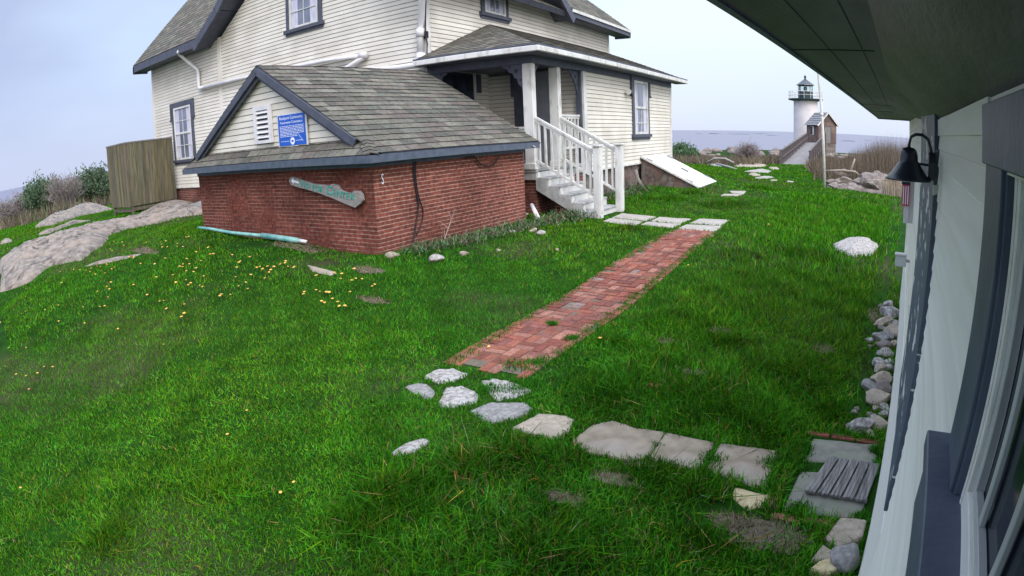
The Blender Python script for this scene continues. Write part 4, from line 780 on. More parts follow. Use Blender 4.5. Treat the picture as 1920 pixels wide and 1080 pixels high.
# small fittings further along the wall
ws=thing('wall_gauge','small red striped gauge hanging on the far end of the cottage wall under the lamp','gauge'); ws.matrix_world=Mw@Matrix.Translation((-.07,5,-.45))
mb=MB(); mb.box(-.03,.03,-.03,.03,-.06,.10); mb.build('red_panel',red_m,ws)
mb=MB()
for x in (-.018,0,.018): mb.box(x-.004,x+.004,-.034,-.0305,-.05,.09)
mb.build('stripe',ink_m,ws)
mb=MB(); mb.box(-.03,.03,-.03,.03,.12,.19); mb.box(.0,.07,-.01,.01,-.19,.19); mb.box(-.01,.03,-.02,.02,-.19,-.0605); mb.build('mount',pole_m,ws); mb=MB(); mb.box(-.034,.034,-.034,.034,.1,.12); mb.build('cap',dark_m,ws)
eb2=thing('electrical_box','small grey plastic electrical box on the far cottage wall','electrical box'); eb2.matrix_world=Mw@Matrix.Translation((-.08,5.0,-.93))
mb=MB(); mb.box(-.04,.05,-.03,.03,-.045,.04); mb.build('box_body',box_m,eb2,bev=.004); mb=MB(); mb.box(-.047,.052,-.036,.036,.04,.055); mb.build('box_lid',pole_m,eb2,bev=.003); mb=MB(); mb.tube([(.04,0,0),(.09,0,0)],.012,8); mb.build('conduit',box_m,eb2)
# ================================================================ GROUND, WATER
def pgrid():
    rs=[0.0]; r=.3
    while r<230: rs.append(r); r*=1.045
    na=300; V=[];F=[]
    th=np.linspace(0,2*math.pi,na,endpoint=False)
    R,TH=np.meshgrid(rs[1:],th,indexing='ij'); X=(R*np.cos(TH)).ravel(); Y=(R*np.sin(TH)).ravel(); Z=gzv(X,Y)
    Z+= (np.sin(X*1.7+Y*.9)*np.cos(Y*1.3-X*.6))*.018*np.clip(np.hypot(X,Y)/4,0,1)
    V=[(0,0,gz(0,0))]+list(zip(X.tolist(),Y.tolist(),Z.tolist())); nr=len(rs)-1
    for k in range(na): F.append((0,1+k,1+(k+1)%na))
    for i in range(nr-1):
        for k in range(na): F.append((1+i*na+k,1+(i+1)*na+k,1+(i+1)*na+(k+1)%na,1+i*na+(k+1)%na))
    me=bpy.data.meshes.new('ground'); me.from_pydata(V,[],F); me.polygons.foreach_set('use_smooth',[True]*len(F)); return me
gm_=mat('turf_ground',(.007,.030,.003),(.014,.055,.005),scale=3.2,rough=1,bump=.6,bscale=14,c3=(.05,.045,.025),s3=.35,spec=.05)
gme=pgrid(); gme.materials.append(gm_); go=bpy.data.objects.new('ground',gme); COL.objects.link(go); struct(go)
def bump_off(x,y): return (np.sin(x*1.7+y*.9)*np.cos(y*1.3-x*.6))*.018*np.clip(np.hypot(x,y)/4,0,1)
def gs(x,y): return gz(x,y)+float(bump_off(x,y))
wm=bpy.data.materials.new('sea_water'); wm.use_nodes=True; n=wm.node_tree; b=n.nodes['Principled BSDF']; b.inputs['Base Color'].default_value=(.14,.14,.19,1); b.inputs['Roughness'].default_value=.5; b.inputs['Specular IOR Level'].default_value=.28
t=N(n,'ShaderNodeTexCoord'); z=N(n,'ShaderNodeTexNoise'); LK(n,vmul(n,t.outputs['Object'],(.05,.16,1)),z.inputs['Vector']); z.inputs['Scale'].default_value=1; z.inputs['Detail'].default_value=8; p=N(n,'ShaderNodeBump'); p.inputs['Strength'].default_value=1; p.inputs['Distance'].default_value=1.2; LK(n,z.outputs['Fac'],p.inputs['Height']); LK(n,p.outputs[0],b.inputs['Normal'])
mb=MB(); ring_=[(R*math.cos(k*math.pi/48),R*math.sin(k*math.pi/48),-9) for R in (40,400,3000,22000) for k in range(96)]
F=[(i*96+k,(i+1)*96+k,(i+1)*96+(k+1)%96,i*96+(k+1)%96) for i in range(3) for k in range(96)]; mb.mesh(ring_,F); o=mb.build('water',wm,recalc=False); struct(o)
# ---------------------------------------------------------------- rock builders
def hashn(x,y,z,s): 
    return (math.sin(x*s+1.3*math.sin(y*s*1.1+2))+math.sin(y*s*1.3+1.7*math.sin(z*s+.5))+math.sin(z*s*1.2+1.1*math.sin(x*s*.9+4)))/3
def rock(name,label,cat,x,y,r,m,flat=.7,seed=0,group=None,z=None,sub=3,sink=.25,el=1.0,rot=None,smooth=True,cut=.85):
    rg=random.Random(seed); bm=bmesh.new(); bmesh.ops.create_icosphere(bm,subdivisions=sub,radius=1); ox,oy,oz=[rg.uniform(-9,9) for _ in range(3)]
    # a few planar cuts give broken facets
    cuts=[(Vector((rg.uniform(-1,1),rg.uniform(-1,1),rg.uniform(-.3,1))).normalized(),rg.uniform(.5,.88)) for _ in range(9)]
    for v in bm.verts:
        p=v.co.copy(); 
        for nn,d in cuts:
            k=p.dot(nn)-d
            if k>0: p-=nn*k*cut
        q=1+.16*hashn(p.x+ox,p.y+oy,p.z+oz,2.2)+.06*hashn(p.x+oy,p.y+oz,p.z+ox,6); p*=q; v.co=Vector((p.x*el,p.y,p.z*flat))*r
    me=bpy.data.meshes.new(name); bm.to_mesh(me); bm.free(); me.polygons.foreach_set('use_smooth',[smooth]*len(me.polygons)); me.materials.append(m); o=bpy.data.objects.new(name,me); COL.objects.link(o)
    o.location=(x,y,(gs(x,y)+r*flat*(1-sink*2)) if z is None else z); o.rotation_euler=(0,0,rg.uniform(0,6.28) if rot is None else rot)
    if label: tag(o,label,cat,group)
    return o
def pip(X,Y,poly):
    ins=np.zeros(X.shape,bool); n=len(poly)
    for i in range(n):
        x1,y1=poly[i]; x2,y2=poly[(i+1)%n]
        c=((y1>Y)!=(y2>Y))&(X<(x2-x1)*(Y-y1)/(y2-y1+1e-12)+x1); ins^=c
    return ins
def sdist(X,Y,poly):
    d=np.full(X.shape,1e9); n=len(poly)
    for i in range(n):
        x1,y1=poly[i]; x2,y2=poly[(i+1)%n]; dx,dy=x2-x1,y2-y1; t=np.clip(((X-x1)*dx+(Y-y1)*dy)/(dx*dx+dy*dy+1e-12),0,1); d=np.minimum(d,np.hypot(X-x1-t*dx,Y-y1-t*dy))
    return np.where(pip(X,Y,poly),d,-d)
EXC=[]   # polygons kept clear of grass
def outcrop(name,label,cat,poly,h,w,m,res,noise=.03,nf=3.,skirt=None,group=None,exc=True,pw=.55,kind=None,base=.0):
    P=np.array(poly); sk=skirt or res*1.6; x0,y0=P.min(0)-sk*1.5; x1,y1=P.max(0)+sk*1.5
    nx=int((x1-x0)/res)+2; ny=int((y1-y0)/res)+2; X,Y=np.meshgrid(x0+np.arange(nx)*res,y0+np.arange(ny)*res); D=sdist(X,Y,poly)
    jit=noise*.8*(np.sin(X*nf*2.1+3*np.sin(Y*nf))+np.sin(Y*nf*2.7+2*np.sin(X*nf*1.3)))*(1 if w>.3 else .25)
    Dj=D+jit*.5
    G_=(gzv(X.ravel(),Y.ravel())+bump_off(X.ravel(),Y.ravel())).reshape(X.shape)
    H=np.where(Dj>0,h*np.clip(Dj/w,0,1)**pw,Dj*2.5)
    rough=noise*(np.sin(X*nf*3+Y*nf*1.7+2*np.sin(Y*nf*2.3))*.5+np.sin(X*nf*7.3-Y*nf*4.1+1.5*np.sin(X*nf*3.3))*.3+np.sin(X*nf*15+Y*nf*13)*.15)
    ledge=np.abs(np.sin(X*nf*.55-Y*nf*.9+1.2*np.sin(X*nf*.4)))
    Z=G_+H+rough*np.clip(Dj/w,0,1)+base-np.where((ledge<.12)&(Dj>w*.4),noise*1.3,0)
    keep=(D>-sk); idx=-np.ones(X.shape,int); vs_=[]; 
    cells=keep[:-1,:-1]&keep[1:,:-1]&keep[:-1,1:]&keep[1:,1:]
    used=np.zeros(X.shape,bool); used[:-1,:-1]|=cells; used[1:,:-1]|=cells; used[:-1,1:]|=cells; used[1:,1:]|=cells
    idx[used]=np.arange(used.sum()); V=np.stack([X[used],Y[used],Z[used]],1); I,J=np.nonzero(cells)
    F=np.stack([idx[I,J],idx[I,J+1],idx[I+1,J+1],idx[I+1,J]],1)
    c=V.mean(0); V=V-c
    me=bpy.data.meshes.new(name); me.from_pydata(V.tolist(),[],F.tolist()); me.polygons.foreach_set('use_smooth',[True]*len(F)); me.materials.append(m); o=bpy.data.objects.new(name,me); COL.objects.link(o); o.location=c
    if exc: EXC.append(poly)
    if kind: o['kind']=kind
    else: tag(o,label,cat,group)
    return o
def stone(name,label,cat,poly,t,m,group=None,bev=.008,up=.012,tilt=None,jag=0,seed=1):
    rg=random.Random(seed); P=[Vector((a,b)) for a,b in poly]; c=sum(P,Vector((0,0)))/len(P); Q=[]
    if jag:
        for i in range(len(P)):
            a,b=P[i],P[(i+1)%len(P)]; k=5
            for j in range(k): q=a.lerp(b,j/k); q+= (q-c)*rg.uniform(-jag,jag); Q.append(q)
    else: Q=P
    zc=gs(c.x,c.y)+up; mb=MB(); top=[(q.x-c.x,q.y-c.y,gs(q.x,q.y)+up-zc+rg.uniform(-.003,.003)*(1 if jag else 0)) for q in Q]; bot=[(a,b,z-t) for a,b,z in top]; n=len(top)
    ins=[(a*.86,b*.86,z+ (.008 if jag else .0)) for a,b,z in top]
    mb.mesh(top+bot+ins+[(0,0,.012 if jag else 0)],[(i,i+n,(i+1)%n+n,(i+1)%n) for i in range(n)]+[(i,(i+1)%n,(i+1)%n+2*n,i+2*n) for i in range(n)]+[(i+2*n,(i+1)%n+2*n,3*n) for i in range(n)])
    o=mb.build(name,m,bev=bev); o.location=(c.x,c.y,zc); tag(o,label,cat,group); EXC.append([(c.x+(q.x-c.x)*.97,c.y+(q.y-c.y)*.97) for q in Q]); return o
# ================================================================ PLACED STONES, PATH
D={'S1':[[-3.371,3.865],[-3.384,4.058],[-3.246,4.156],[-3.04,4.116],[-3.038,3.953],[-3.154,3.801]],'S2':[[-2.863,4.04],[-2.794,4.127],[-2.611,4.137],[-2.348,4.04],[-2.377,3.874],[-2.522,3.745],[-2.666,3.848]],'S3':[[-2.899,3.471],[-3.057,3.786],[-2.955,3.877],[-2.737,3.813],[-2.644,3.661],[-2.722,3.531],[-2.832,3.44]],'S4':[[-3.386,3.615],[-3.344,3.729],[-3.244,3.768],[-3.07,3.678],[-3.001,3.498],[-3.113,3.533]],'S5':[[-2.601,3.496],[-2.538,3.692],[-2.288,3.805],[-2.167,3.726],[-2.17,3.602],[-2.334,3.38],[-2.426,3.411]],'S6':[[-2.159,3.385],[-2.094,3.67],[-1.894,3.718],[-1.8,3.687],[-1.755,3.508],[-1.786,3.381],[-2.001,3.349]],'S7':[[-1.675,3.403],[-1.647,3.65],[-1.534,3.776],[-1.352,3.733],[-1.132,3.752],[-1.139,3.39],[-1.233,3.326],[-1.526,3.301]],'S8':[[-1.119,3.749],[-0.779,3.744],[-0.767,3.476],[-0.818,3.381],[-1.123,3.397]],'S9':[[-0.722,3.741],[-0.352,3.782],[-0.351,3.33],[-0.734,3.42]],'S10':[[-0.525,3.29],[-0.294,3.277],[-0.322,3.15],[-0.404,3.084],[-0.525,3.183]],'S11':[[-2.683,2.668],[-2.691,2.835],[-2.613,2.978],[-2.565,2.959],[-2.544,2.774],[-2.612,2.685]],'lawnrock':[[-0.398,11.198],[-0.174,11.853],[0.288,12.093],[0.462,11.552],[0.321,10.734],[0.0,10.448],[-0.262,10.685]],'sliver':[[-7.598,6.158],[-7.143,6.048],[-6.649,5.94],[-6.664,5.826],[-7.165,5.905]],'P1':[[-5.035,12.254],[-5.14,13.065],[-4.274,12.98],[-4.239,12.203]],'P2':[[-4.187,12.236],[-4.211,12.989],[-3.484,13.021],[-3.521,12.295]],'P3':[[-3.368,12.392],[-3.32,13.067],[-2.65,13.011],[-2.669,12.273]],'P4':[[-4.998,11.664],[-5.047,12.143],[-4.267,12.105],[-4.222,11.45]],'P5':[[-4.172,11.672],[-4.193,12.124],[-3.486,12.236],[-3.468,11.523]],'P6':[[-3.364,11.459],[-3.372,12.213],[-2.623,12.221],[-2.607,11.479]],'D1':[[-0.13,4.064],[0.353,4.114],[0.328,3.808],[-0.167,3.714]],'D2':[[-0.16,3.586],[0.331,3.684],[0.264,3.175],[-0.205,3.149]],'R1':[[0.079,2.922],[0.14,3.107],[0.301,3.123],[0.291,2.96],[0.172,2.826]],'R2':[[0.17,2.818],[0.201,2.932],[0.287,2.956],[0.287,2.791],[0.213,2.739]],'R3':[[0.026,2.725],[0.072,2.87],[0.159,2.816],[0.155,2.745]],'R4':[[0.028,2.631],[0.075,2.718],[0.163,2.782],[0.211,2.712],[0.148,2.624]],'F1':[[-3.822,18.585],[-3.353,18.939],[-3.3,18.179],[-3.645,18.134]],'F2':[[-3.758,17.136],[-3.773,17.624],[-3.332,18.101],[-3.353,17.481]],'K1':[[-9.962,40.704],[-10.007,41.791],[-9.527,44.143],[-8.147,37.751],[-8.495,37.327]],'K2':[[-7.745,38.688],[-10.399,55.905],[-8.442,56.699],[-5.954,41.421],[-6.586,39.212]],'K3':[[-5.392,29.007],[-5.242,31.951],[-4.517,33.209],[-4.145,29.922],[-4.819,29.38]],'K4':[[-4.916,27.802],[-4.794,28.998],[-4.168,27.799],[-4.446,26.907]],'K5':[[-4.364,26.014],[-4.239,27.122],[-3.592,27.461],[-3.6,26.499],[-4.166,25.825]],'K6':[[-3.629,25.531],[-3.467,26.019],[-3.168,25.738],[-3.353,25.168]],'K7':[[-2.937,25.436],[-2.796,25.911],[-2.496,25.528],[-2.698,25.015]],'K8':[[-5.76,40.435],[-5.183,41.138],[-4.753,38.91],[-5.115,37.591]],'ridge1':[[-15.639,2.849],[-19.283,3.692],[-19.659,4.937],[-20.929,7.12],[-20.483,7.983],[-20.578,9.503],[-19.63,10.322],[-20.401,11.851],[-15.761,9.228],[-16.77,8.806],[-17.068,7.329],[-16.47,6.474],[-14.796,5.631],[-14.202,4.729],[-15.308,4.202],[-14.733,3.564],[-15.223,3.067]],'ridge2':[[-13.437,4.524],[-13.33,4.971],[-13.028,5.271],[-12.271,5.565],[-12.412,5.378],[-12.756,5.148],[-13.069,4.832]],'ridge3':[[-29.604,7.705],[-35.535,10.895],[-42.153,14.791],[-36.9,14.403],[-33.043,13.387],[-32.359,12.167],[-29.684,9.983],[-27.922,8.223]],'ridge4':[[-24.125,6.335],[-24.678,7.237],[-26.583,8.682],[-25.335,9.545],[-25.819,8.99],[-25.026,7.941],[-23.501,6.726]],'ridge5':[[-25.845,5.063],[-26.339,5.454],[-25.567,5.592],[-24.79,5.386],[-25.099,4.907]],'ridge6':[[-21.807,9.721],[-22.193,10.743],[-22.238,11.565],[-21.144,11.971],[-20.291,11.062],[-20.991,10.636],[-21.299,10.031]],'slabrock':[[-16.667,8.75],[-20.715,11.662],[-20.809,12.191],[-15.417,9.017]],'wallrocks':[[0.49,7.62,0.066],[0.49,7.29,0.094],[0.42,6.87,0.068],[0.54,6.88,0.043],[0.49,6.56,0.082],[0.39,6.32,0.071],[0.41,6.12,0.059],[0.51,6.21,0.039],[0.25,6.26,0.031],[0.41,5.94,0.048],[0.33,5.69,0.046],[0.45,5.73,0.041],[0.35,5.55,0.05],[0.44,5.6,0.04],[0.37,5.32,0.065],[0.27,5.13,0.05],[0.39,5.13,0.056],[0.33,4.89,0.076],[0.4,4.75,0.035],[0.38,4.61,0.036],[0.31,4.53,0.033],[0.25,4.44,0.028],[0.34,4.41,0.056],[0.21,4.31,0.059],[0.28,4.26,0.032],[0.46,5.35,0.034]],'pile':[[-0.87,23.82,-1.91,0.207],[-0.64,23.64,-2.03,0.171],[-0.52,23.84,-1.87,0.155],[-0.44,24.04,-1.71,0.209],[-0.24,23.86,-1.84,0.155],[-0.17,23.68,-1.97,0.189],[-0.42,23.64,-2.02,0.103],[-0.32,23.51,-2.11,0.136],[0.15,23.71,-1.92,0.24],[0.4,24.0,-1.69,0.417],[0.01,23.96,-1.74,0.208],[0.78,23.86,-1.77,0.38],[0.72,24.29,-1.44,0.211],[0.94,24.18,-1.51,0.21],[-0.61,24.36,-1.46,0.212],[-1.04,24.0,-1.78,0.139],[0.97,23.71,-1.87,0.206],[0.59,23.32,-2.19,0.101],[1.41,23.18,-2.23,0.134],[0.46,23.64,-1.96,0.171],[-0.72,24.04,-1.73,0.174]],'smallrocks':[[-6.48,6.95,0.1],[-5.72,7.09,0.12],[-5.6,7.62,0.075],[-5.97,9.68,0.059],[-5.66,9.94,0.08],[-5.41,9.73,0.087],[-4.5,8.64,0.034],[-6.99,11.94,0.06],[-5.31,8.18,0.034]],'boulders':[[-42.52,14.56,0.464],[-43.06,13.1,0.233],[-46.37,17.61,0.598],[-46.25,18.3,0.385],[-133.01,43.46,0.602]],'shore':[[-20.56,74.93,0.267],[-18.71,70.75,0.378],[-18.75,73.68,0.523],[-17.17,70.16,0.311],[-17.52,72.66,0.45],[-17.6,76.09,0.269],[-15.95,71.98,0.381],[-16.32,74.84,0.527],[-14.84,71.19,0.313],[-14.72,74.06,0.455],[-14.73,77.86,0.273],[-13.59,73.17,0.384],[-13.5,76.63,0.536],[-12.1,72.58,0.317],[-12.34,75.6,0.461],[-12.35,80.27,0.28],[-10.83,75.01,0.391],[-10.74,79.55,0.553]],'dandelions':[[-14.16,5.87],[-14.69,5.88],[-12.86,5.93],[-12.26,5.99],[-12.12,6.05],[-12.09,5.92],[-11.72,5.87],[-11.58,6.04],[-11.8,5.8],[-11.44,5.95],[-11.23,5.97],[-11.76,6.35],[-11.69,6.4],[-10.36,6.04],[-10.29,5.73],[-9.62,5.64],[-12.1,5.55],[-12.58,5.37],[-12.34,5.34],[-12.43,5.28],[-12.23,5.29],[-12.46,5.07],[-12.99,4.78],[-12.75,4.86],[-12.84,4.65],[-12.63,4.65],[-12.59,4.79],[-12.0,4.67],[-12.14,4.79],[-12.7,4.35],[-12.71,4.47],[-12.35,4.3],[-12.92,4.28],[-13.8,4.08],[-13.35,4.27],[-11.73,4.4],[-11.87,4.24],[-11.94,3.51],[-10.65,4.07],[-10.4,3.89],[-9.96,3.77],[-10.21,3.64],[-11.53,5.13],[-10.87,5.13],[-10.95,5.39],[-9.71,4.12],[-9.56,4.49],[-9.25,4.66],[-8.87,4.5],[-9.15,4.88],[-9.0,4.91],[-9.57,4.97],[-9.5,4.99],[-9.51,5.13],[-9.69,5.11],[-9.97,5.34],[-9.42,5.32],[-8.81,4.65],[-8.57,4.55],[-8.56,4.6],[-8.36,4.64],[-8.26,4.64],[-8.63,4.89],[-9.08,5.03],[-8.89,3.98],[-8.42,3.95],[-8.4,4.01],[-7.99,3.85],[-7.91,4.09],[-7.54,3.88],[-7.42,3.77],[-9.53,3.55],[-9.13,3.32],[-10.24,2.62],[-10.75,2.38],[-13.75,2.56],[-9.32,2.57],[-8.8,2.83],[-10.81,1.87],[-8.06,3.07],[-13.93,5.44],[-13.68,5.4],[-13.65,5.71],[-10.42,6.1],[-9.66,5.65],[-9.52,5.64],[-9.07,5.74],[-8.65,5.83],[-8.61,5.61],[-8.61,5.55],[-8.43,5.39],[-8.15,5.66],[-8.11,5.57],[-7.98,5.6],[-8.01,5.7],[-7.79,5.56],[-7.81,5.62],[-7.9,5.74],[-7.98,6.04],[-7.91,5.99],[-7.95,5.91],[-7.74,5.89],[-7.58,5.91],[-7.53,5.86],[-8.1,5.15],[-7.94,5.31],[-7.59,5.33],[-7.78,5.1],[-7.75,4.96],[-7.52,4.96],[-7.68,4.59],[-7.65,4.55],[-7.58,4.69],[-6.47,5.35],[-6.56,5.24],[-6.52,5.19],[-6.38,5.35],[-6.26,5.36],[-6.21,5.37],[-6.03,5.26],[-6.12,5.13],[-6.05,5.13],[-5.86,5.19],[-5.76,5.13],[-5.68,5.13],[-6.37,5.74],[-6.45,5.85],[-6.63,5.88],[-6.41,6.07],[-6.15,5.83],[-6.06,5.85],[-6.14,5.73],[-5.77,5.79],[-5.75,5.74],[-5.93,5.5],[-6.8,5.68],[-12.16,2.74],[-10.2,2.86],[-9.55,3.1],[-9.22,3.27],[-10.77,2.29],[-9.19,1.62],[-8.88,1.85],[-7.7,1.67],[-7.7,1.9],[-7.98,1.43],[-7.77,1.52],[-7.23,1.41],[-7.85,1.82],[-6.72,3.1],[-4.15,2.53],[-2.94,1.91],[-2.96,2.04],[-4.7,0.57],[-3.93,2.18],[-2.33,5.35],[-3.22,4.71],[-2.34,8.6],[-1.76,12.59]]}
def grow(P_,f):
    c=np.mean(P_,0); return [(float(c[0]+(a-c[0])*f),float(c[1]+(b-c[1])*f)) for a,b in P_]
stone('paving_stone','white rough flat stone touching the near left end of the brick path','paving stone',D['S1'],.06,granitel_m,jag=.05,seed=1,up=.004)
stone('paving_stone','white rough flat stone at the near right end of the brick path beside grass','paving stone',D['S2'],.06,granitel_m,jag=.05,seed=2,up=.002)
stone('paving_stone','white rounded rough flat stone, middle one in front of the brick path','paving stone',D['S3'],.06,granitel_m,jag=.05,seed=3,up=.006)
stone('paving_stone','dull brown-grey flat stone sunk in grass left of the white path stones','paving stone',D['S4'],.05,greyst_m,jag=.05,seed=4,up=.002)
stone('paving_stone','smooth grey flat stone between the white stones and the tan slabs','paving stone',D['S5'],.06,greyst_m,jag=.03,seed=5)
stone('paving_stone','tan rounded flat stone with a broken brick at its right','paving stone',D['S6'],.06,tanst_m,jag=.03,seed=6)
stone('paving_slab','largest tan slab with one rounded end in the stepping walk','paving slab',grow(D['S7'],1.03),.06,conc_m,jag=.015,seed=7)
stone('paving_slab','tan squared slab butted against the largest rounded slab','paving slab',grow(D['S8'],1.04),.06,conc_m,jag=.006,seed=8)
stone('paving_slab','square tan slab nearest the doorstep bricks','paving slab',grow(D['S9'],1.075),.06,conc_m,jag=.006,seed=9)
stone('paving_stone','ochre flat stone in front of the square tan slab','paving stone',D['S10'],.06,yelst_m,jag=.02,seed=10,up=.002)
stone('paving_stone','lone white pointed stone in the grass left of the stepping walk','rock',D['S11'],.06,granitel_m,jag=.06,seed=11)
mb=MB(); bx,by=-1.62,4.28
def px_brick(x,y,rot,label,col=(.20,.06,.04),L=.19,W=.085,up=.012,grp='bricks edging the doorstep slabs'):
    m=MB(); q=random.uniform(.8,1.2); m.box(-L/2,L/2,-W/2,W/2,-.05,0,c=tuple(v*q for v in col)); o=m.build('brick',pathbrick_m,bev=.006,seg=2); o.location=(x,y,gs(x,y)+up); o.rotation_euler=(random.uniform(-.03,.03),random.uniform(-.03,.03),rot); tag(o,label,'brick',grp); return o
b1=px_brick(-1.47,4.5,.9,'short broken red brick wedged between two tan stones of the stepping walk',L=.12,grp=None); 
stone('paving_slab','grey concrete doorstep slab behind the wooden grate','paving slab',D['D1'],.05,concg_m,jag=.004,seed=12,up=.004)
stone('paving_slab','grey concrete doorstep slab in front of the wooden grate','paving slab',D['D2'],.05,concg_m,jag=.004,seed=13,up=.004)
random.seed(21)
ON=('first','second','third','fourth','fifth')
for k in range(5): t=(k+.5)/5; px_brick(lerp(-.19,-.285,t),lerp(4.02,3.14,t),math.pi/2+.1+random.uniform(-.05,.05),ON[k]+' brick, counted from the far end, in the edging left of the doorstep slabs',col=random.choice([(.20,.06,.04),(.24,.12,.07),(.22,.13,.09)]),L=.165,W=.06)
for k in range(3): px_brick(lerp(-.10,.27,k/2),4.145+random.uniform(-.01,.01),.05+random.uniform(-.04,.04),ON[k]+' brick from the left in the edging behind the doorstep slabs',col=(.19,.06,.045),L=.17,W=.06)
for k in range(3): px_brick(lerp(-.17,.2,k/2),3.09+random.uniform(-.01,.01),random.uniform(-.04,.04),ON[k]+' brick from the left in the edging in front of the doorstep slabs',col=random.choice([(.23,.11,.07),(.20,.08,.05)]),L=.17,W=.06)
EXC.append([(-.15,4.13),(.36,4.13),(.33,3.14),(-.22,3.14)])
# wooden grate
gr=thing('wooden_grate','grey weathered slatted wooden grate lying on the doorstep slabs','grate',(.14,3.55,-2.03),-.03)
Lc=[Vector(p) for p in ((-.14,.235,0),(.215,.24,0),(.155,-.235,0),(-.24,-.235,0))]
for k in range(5):
    mb=MB()
    for q in (-1,0,1):
        t=(k+.5)/5+q*.058; a=Lc[3].lerp(Lc[2],t); b=Lc[0].lerp(Lc[1],t); mb.bar(a+Vector((0,random.uniform(-.006,.006),0)),b+Vector((0,random.uniform(-.006,.006),0)),.0205,.018+q*.001)
    o=mb.build('slat',grate_m,gr,bev=.002)
for yy in (-.20,.20):
    mb=MB(); f=(yy+.235)/.47; mb.bar(Lc[3].lerp(Lc[0],f)-Vector((0,0,.02)),Lc[2].lerp(Lc[1],f)-Vector((0,0,.02)),.03,.02); mb.build('crossbar',greywood_m,gr,bev=.002)
# brick path, basket weave (each brick real, joints filled with dirt)
random.seed(4); mb=MB(); xa,xb_,ya,yb=-3.37,-2.47,4.22,11.42; s=.2; PB=[tuple(.86*c for c in q) for q in ((.25,.085,.06),(.29,.105,.07),(.22,.075,.055),(.27,.12,.09),(.20,.08,.065),(.32,.15,.11),(.24,.17,.15),(.19,.14,.13))]
ny=int((yb-ya)/s)
for j in range(ny):
    for i in range(5):
        if j==0 and i in (1,3): continue
        x=xa+i*s-.02; y=ya+j*s; wd_=s if i<4 else .1
        wob=.035*math.sin(y*1.1)
        flip=(i+j)%2
        for k in range(2):
            if random.random()<(.22 if (i in (0,4) and random.random()<.3) else .0): continue
            col=random.choice(PB[:6] if random.random()<.9 else PB); q=random.uniform(.8,1.2); col=tuple(v*q for v in col); g=.006
            if i==4: 
                if k: break
                a=(x,x+.1,y,y+s)
            elif flip: a=(x,x+s,y+k*s/2,y+(k+1)*s/2)
            else: a=(x+k*s/2,x+(k+1)*s/2,y,y+s)
            z=gs((a[0]+a[1])/2,(a[2]+a[3])/2)+.014+random.uniform(-.004,.004); rr=random.uniform(-.02,.02); cx,cy=(a[0]+a[1])/2+wob,(a[2]+a[3])/2
            tl=(random.uniform(-.02,.02),random.uniform(-.02,.02))
            hx,hy=(a[1]-a[0])/2-g/2,(a[3]-a[2])/2-g/2; T=lambda u,v,w_: (cx+u*math.cos(rr)-v*math.sin(rr),cy+u*math.sin(rr)+v*math.cos(rr),z+w_+u*tl[0]+v*tl[1])
            mb.box(-hx,hx,-hy,hy,-.05,0,T=T,c=col); 
o=mb.build('path',pathbrick_m,bev=.004); struct(o)
mb=MB()
for j in range(36):
    y0=lerp(ya+.06,yb+.02,j/36);y1=lerp(ya+.06,yb+.02,(j+1)/36); mb.face([(xa+.02,y0,gs(xa,y0)+.006),(xb_-.05,y0,gs(xb_,y0)+.006),(xb_-.05,y1,gs(xb_,y1)+.006),(xa+.02,y1,gs(xa,y1)+.006)])
o=mb.build('path_bed',mortar_dirt); struct(o)
EP=[]
for k in range(60): EP.append((xa+.03+.07*math.sin(k*1.7)*math.sin(k*.61+1),lerp(ya+.02,yb,k/59)))
for k in range(60): EP.append((xb_-.07+.08*math.sin(k*1.3+2)*math.sin(k*.47),lerp(yb,ya+.05,k/59)))
EXC.append(EP)
lp6=['back row paver against the foot of the porch stairs','middle paver of the back row beyond the brick path','far right paver of the back row beyond the brick path','front left paver half covered by grass near the stairs','front middle paver half covered by grass','front right paver where the brick path ends']
for k in range(6): stone('paver','pale square concrete paver, '+lp6[k],'paver',D['P%d'%(k+1)],.04,paver_m,jag=.003,seed=20+k,up=.012,group='pavers at the foot of the porch stairs')
stone('paver','pale flat paver in the open lawn beyond the cellar doors, farther one','paver',D['F1'],.04,paver_m,seed=31,up=.03); stone('paver','pale flat paver in the open lawn beyond the cellar doors, nearer one','paver',D['F2'],.04,paver_m,seed=32,up=.03)
# rocks ---------------------------------------------------------------------------
outcrop('rock','large pale rock sunk in the right lawn','rock',D['lawnrock'],.13,.45,granitel_m,.04,noise=.022,nf=5)
outcrop('rock','thin pale sliver of rock in the left lawn below the tilted wooden sign','rock',D['sliver'],.06,.12,tanst_m,.03,noise=.006,nf=8)
outcrop('rock_ledge','long granite ledge crossing the left lawn toward the brick building','rock ledge',D['ridge1'],.30,.8,granite_m,.07,noise=.075,nf=2.0,skirt=.35)
outcrop('rock_ledge','low narrow granite ledge in the grass just in front of the long ledge','rock ledge',D['ridge2'],.07,.25,granite_m,.06,noise=.015,nf=3)
outcrop('rock_ledge','brown granite ledge running up to the wooden enclosure, uppermost of the left ledges','rock ledge',D['ridge3'],.45,1.2,granite_m,.12,noise=.09,nf=1.6,skirt=.5)
outcrop('rock_ledge','thin granite ledge between the long ledge and the uppermost ledge','rock ledge',D['ridge4'],.25,.6,granite_m,.14,noise=.04,nf=1.2,skirt=.4)
outcrop('rock_ledge','short granite ledge at the left edge of the view','rock ledge',D['ridge5'],.2,.6,granite_m,.14,noise=.04,nf=1.2,skirt=.4)
outcrop('rock_ledge','granite ledge under the wooden enclosure','rock ledge',D['ridge6'],.2,.5,granite_m,.12,noise=.03,nf=1.6,skirt=.3)
outcrop('rock_slab','smooth grey sloping rock slab against the corner of the brick building','rock slab',[(-19.4,10.1),(-20.2,11.7),(-15.0,11.6),(-14.2,9.6)],.35,1.0,greyst_m,.12,noise=.02,nf=2,skirt=.4)
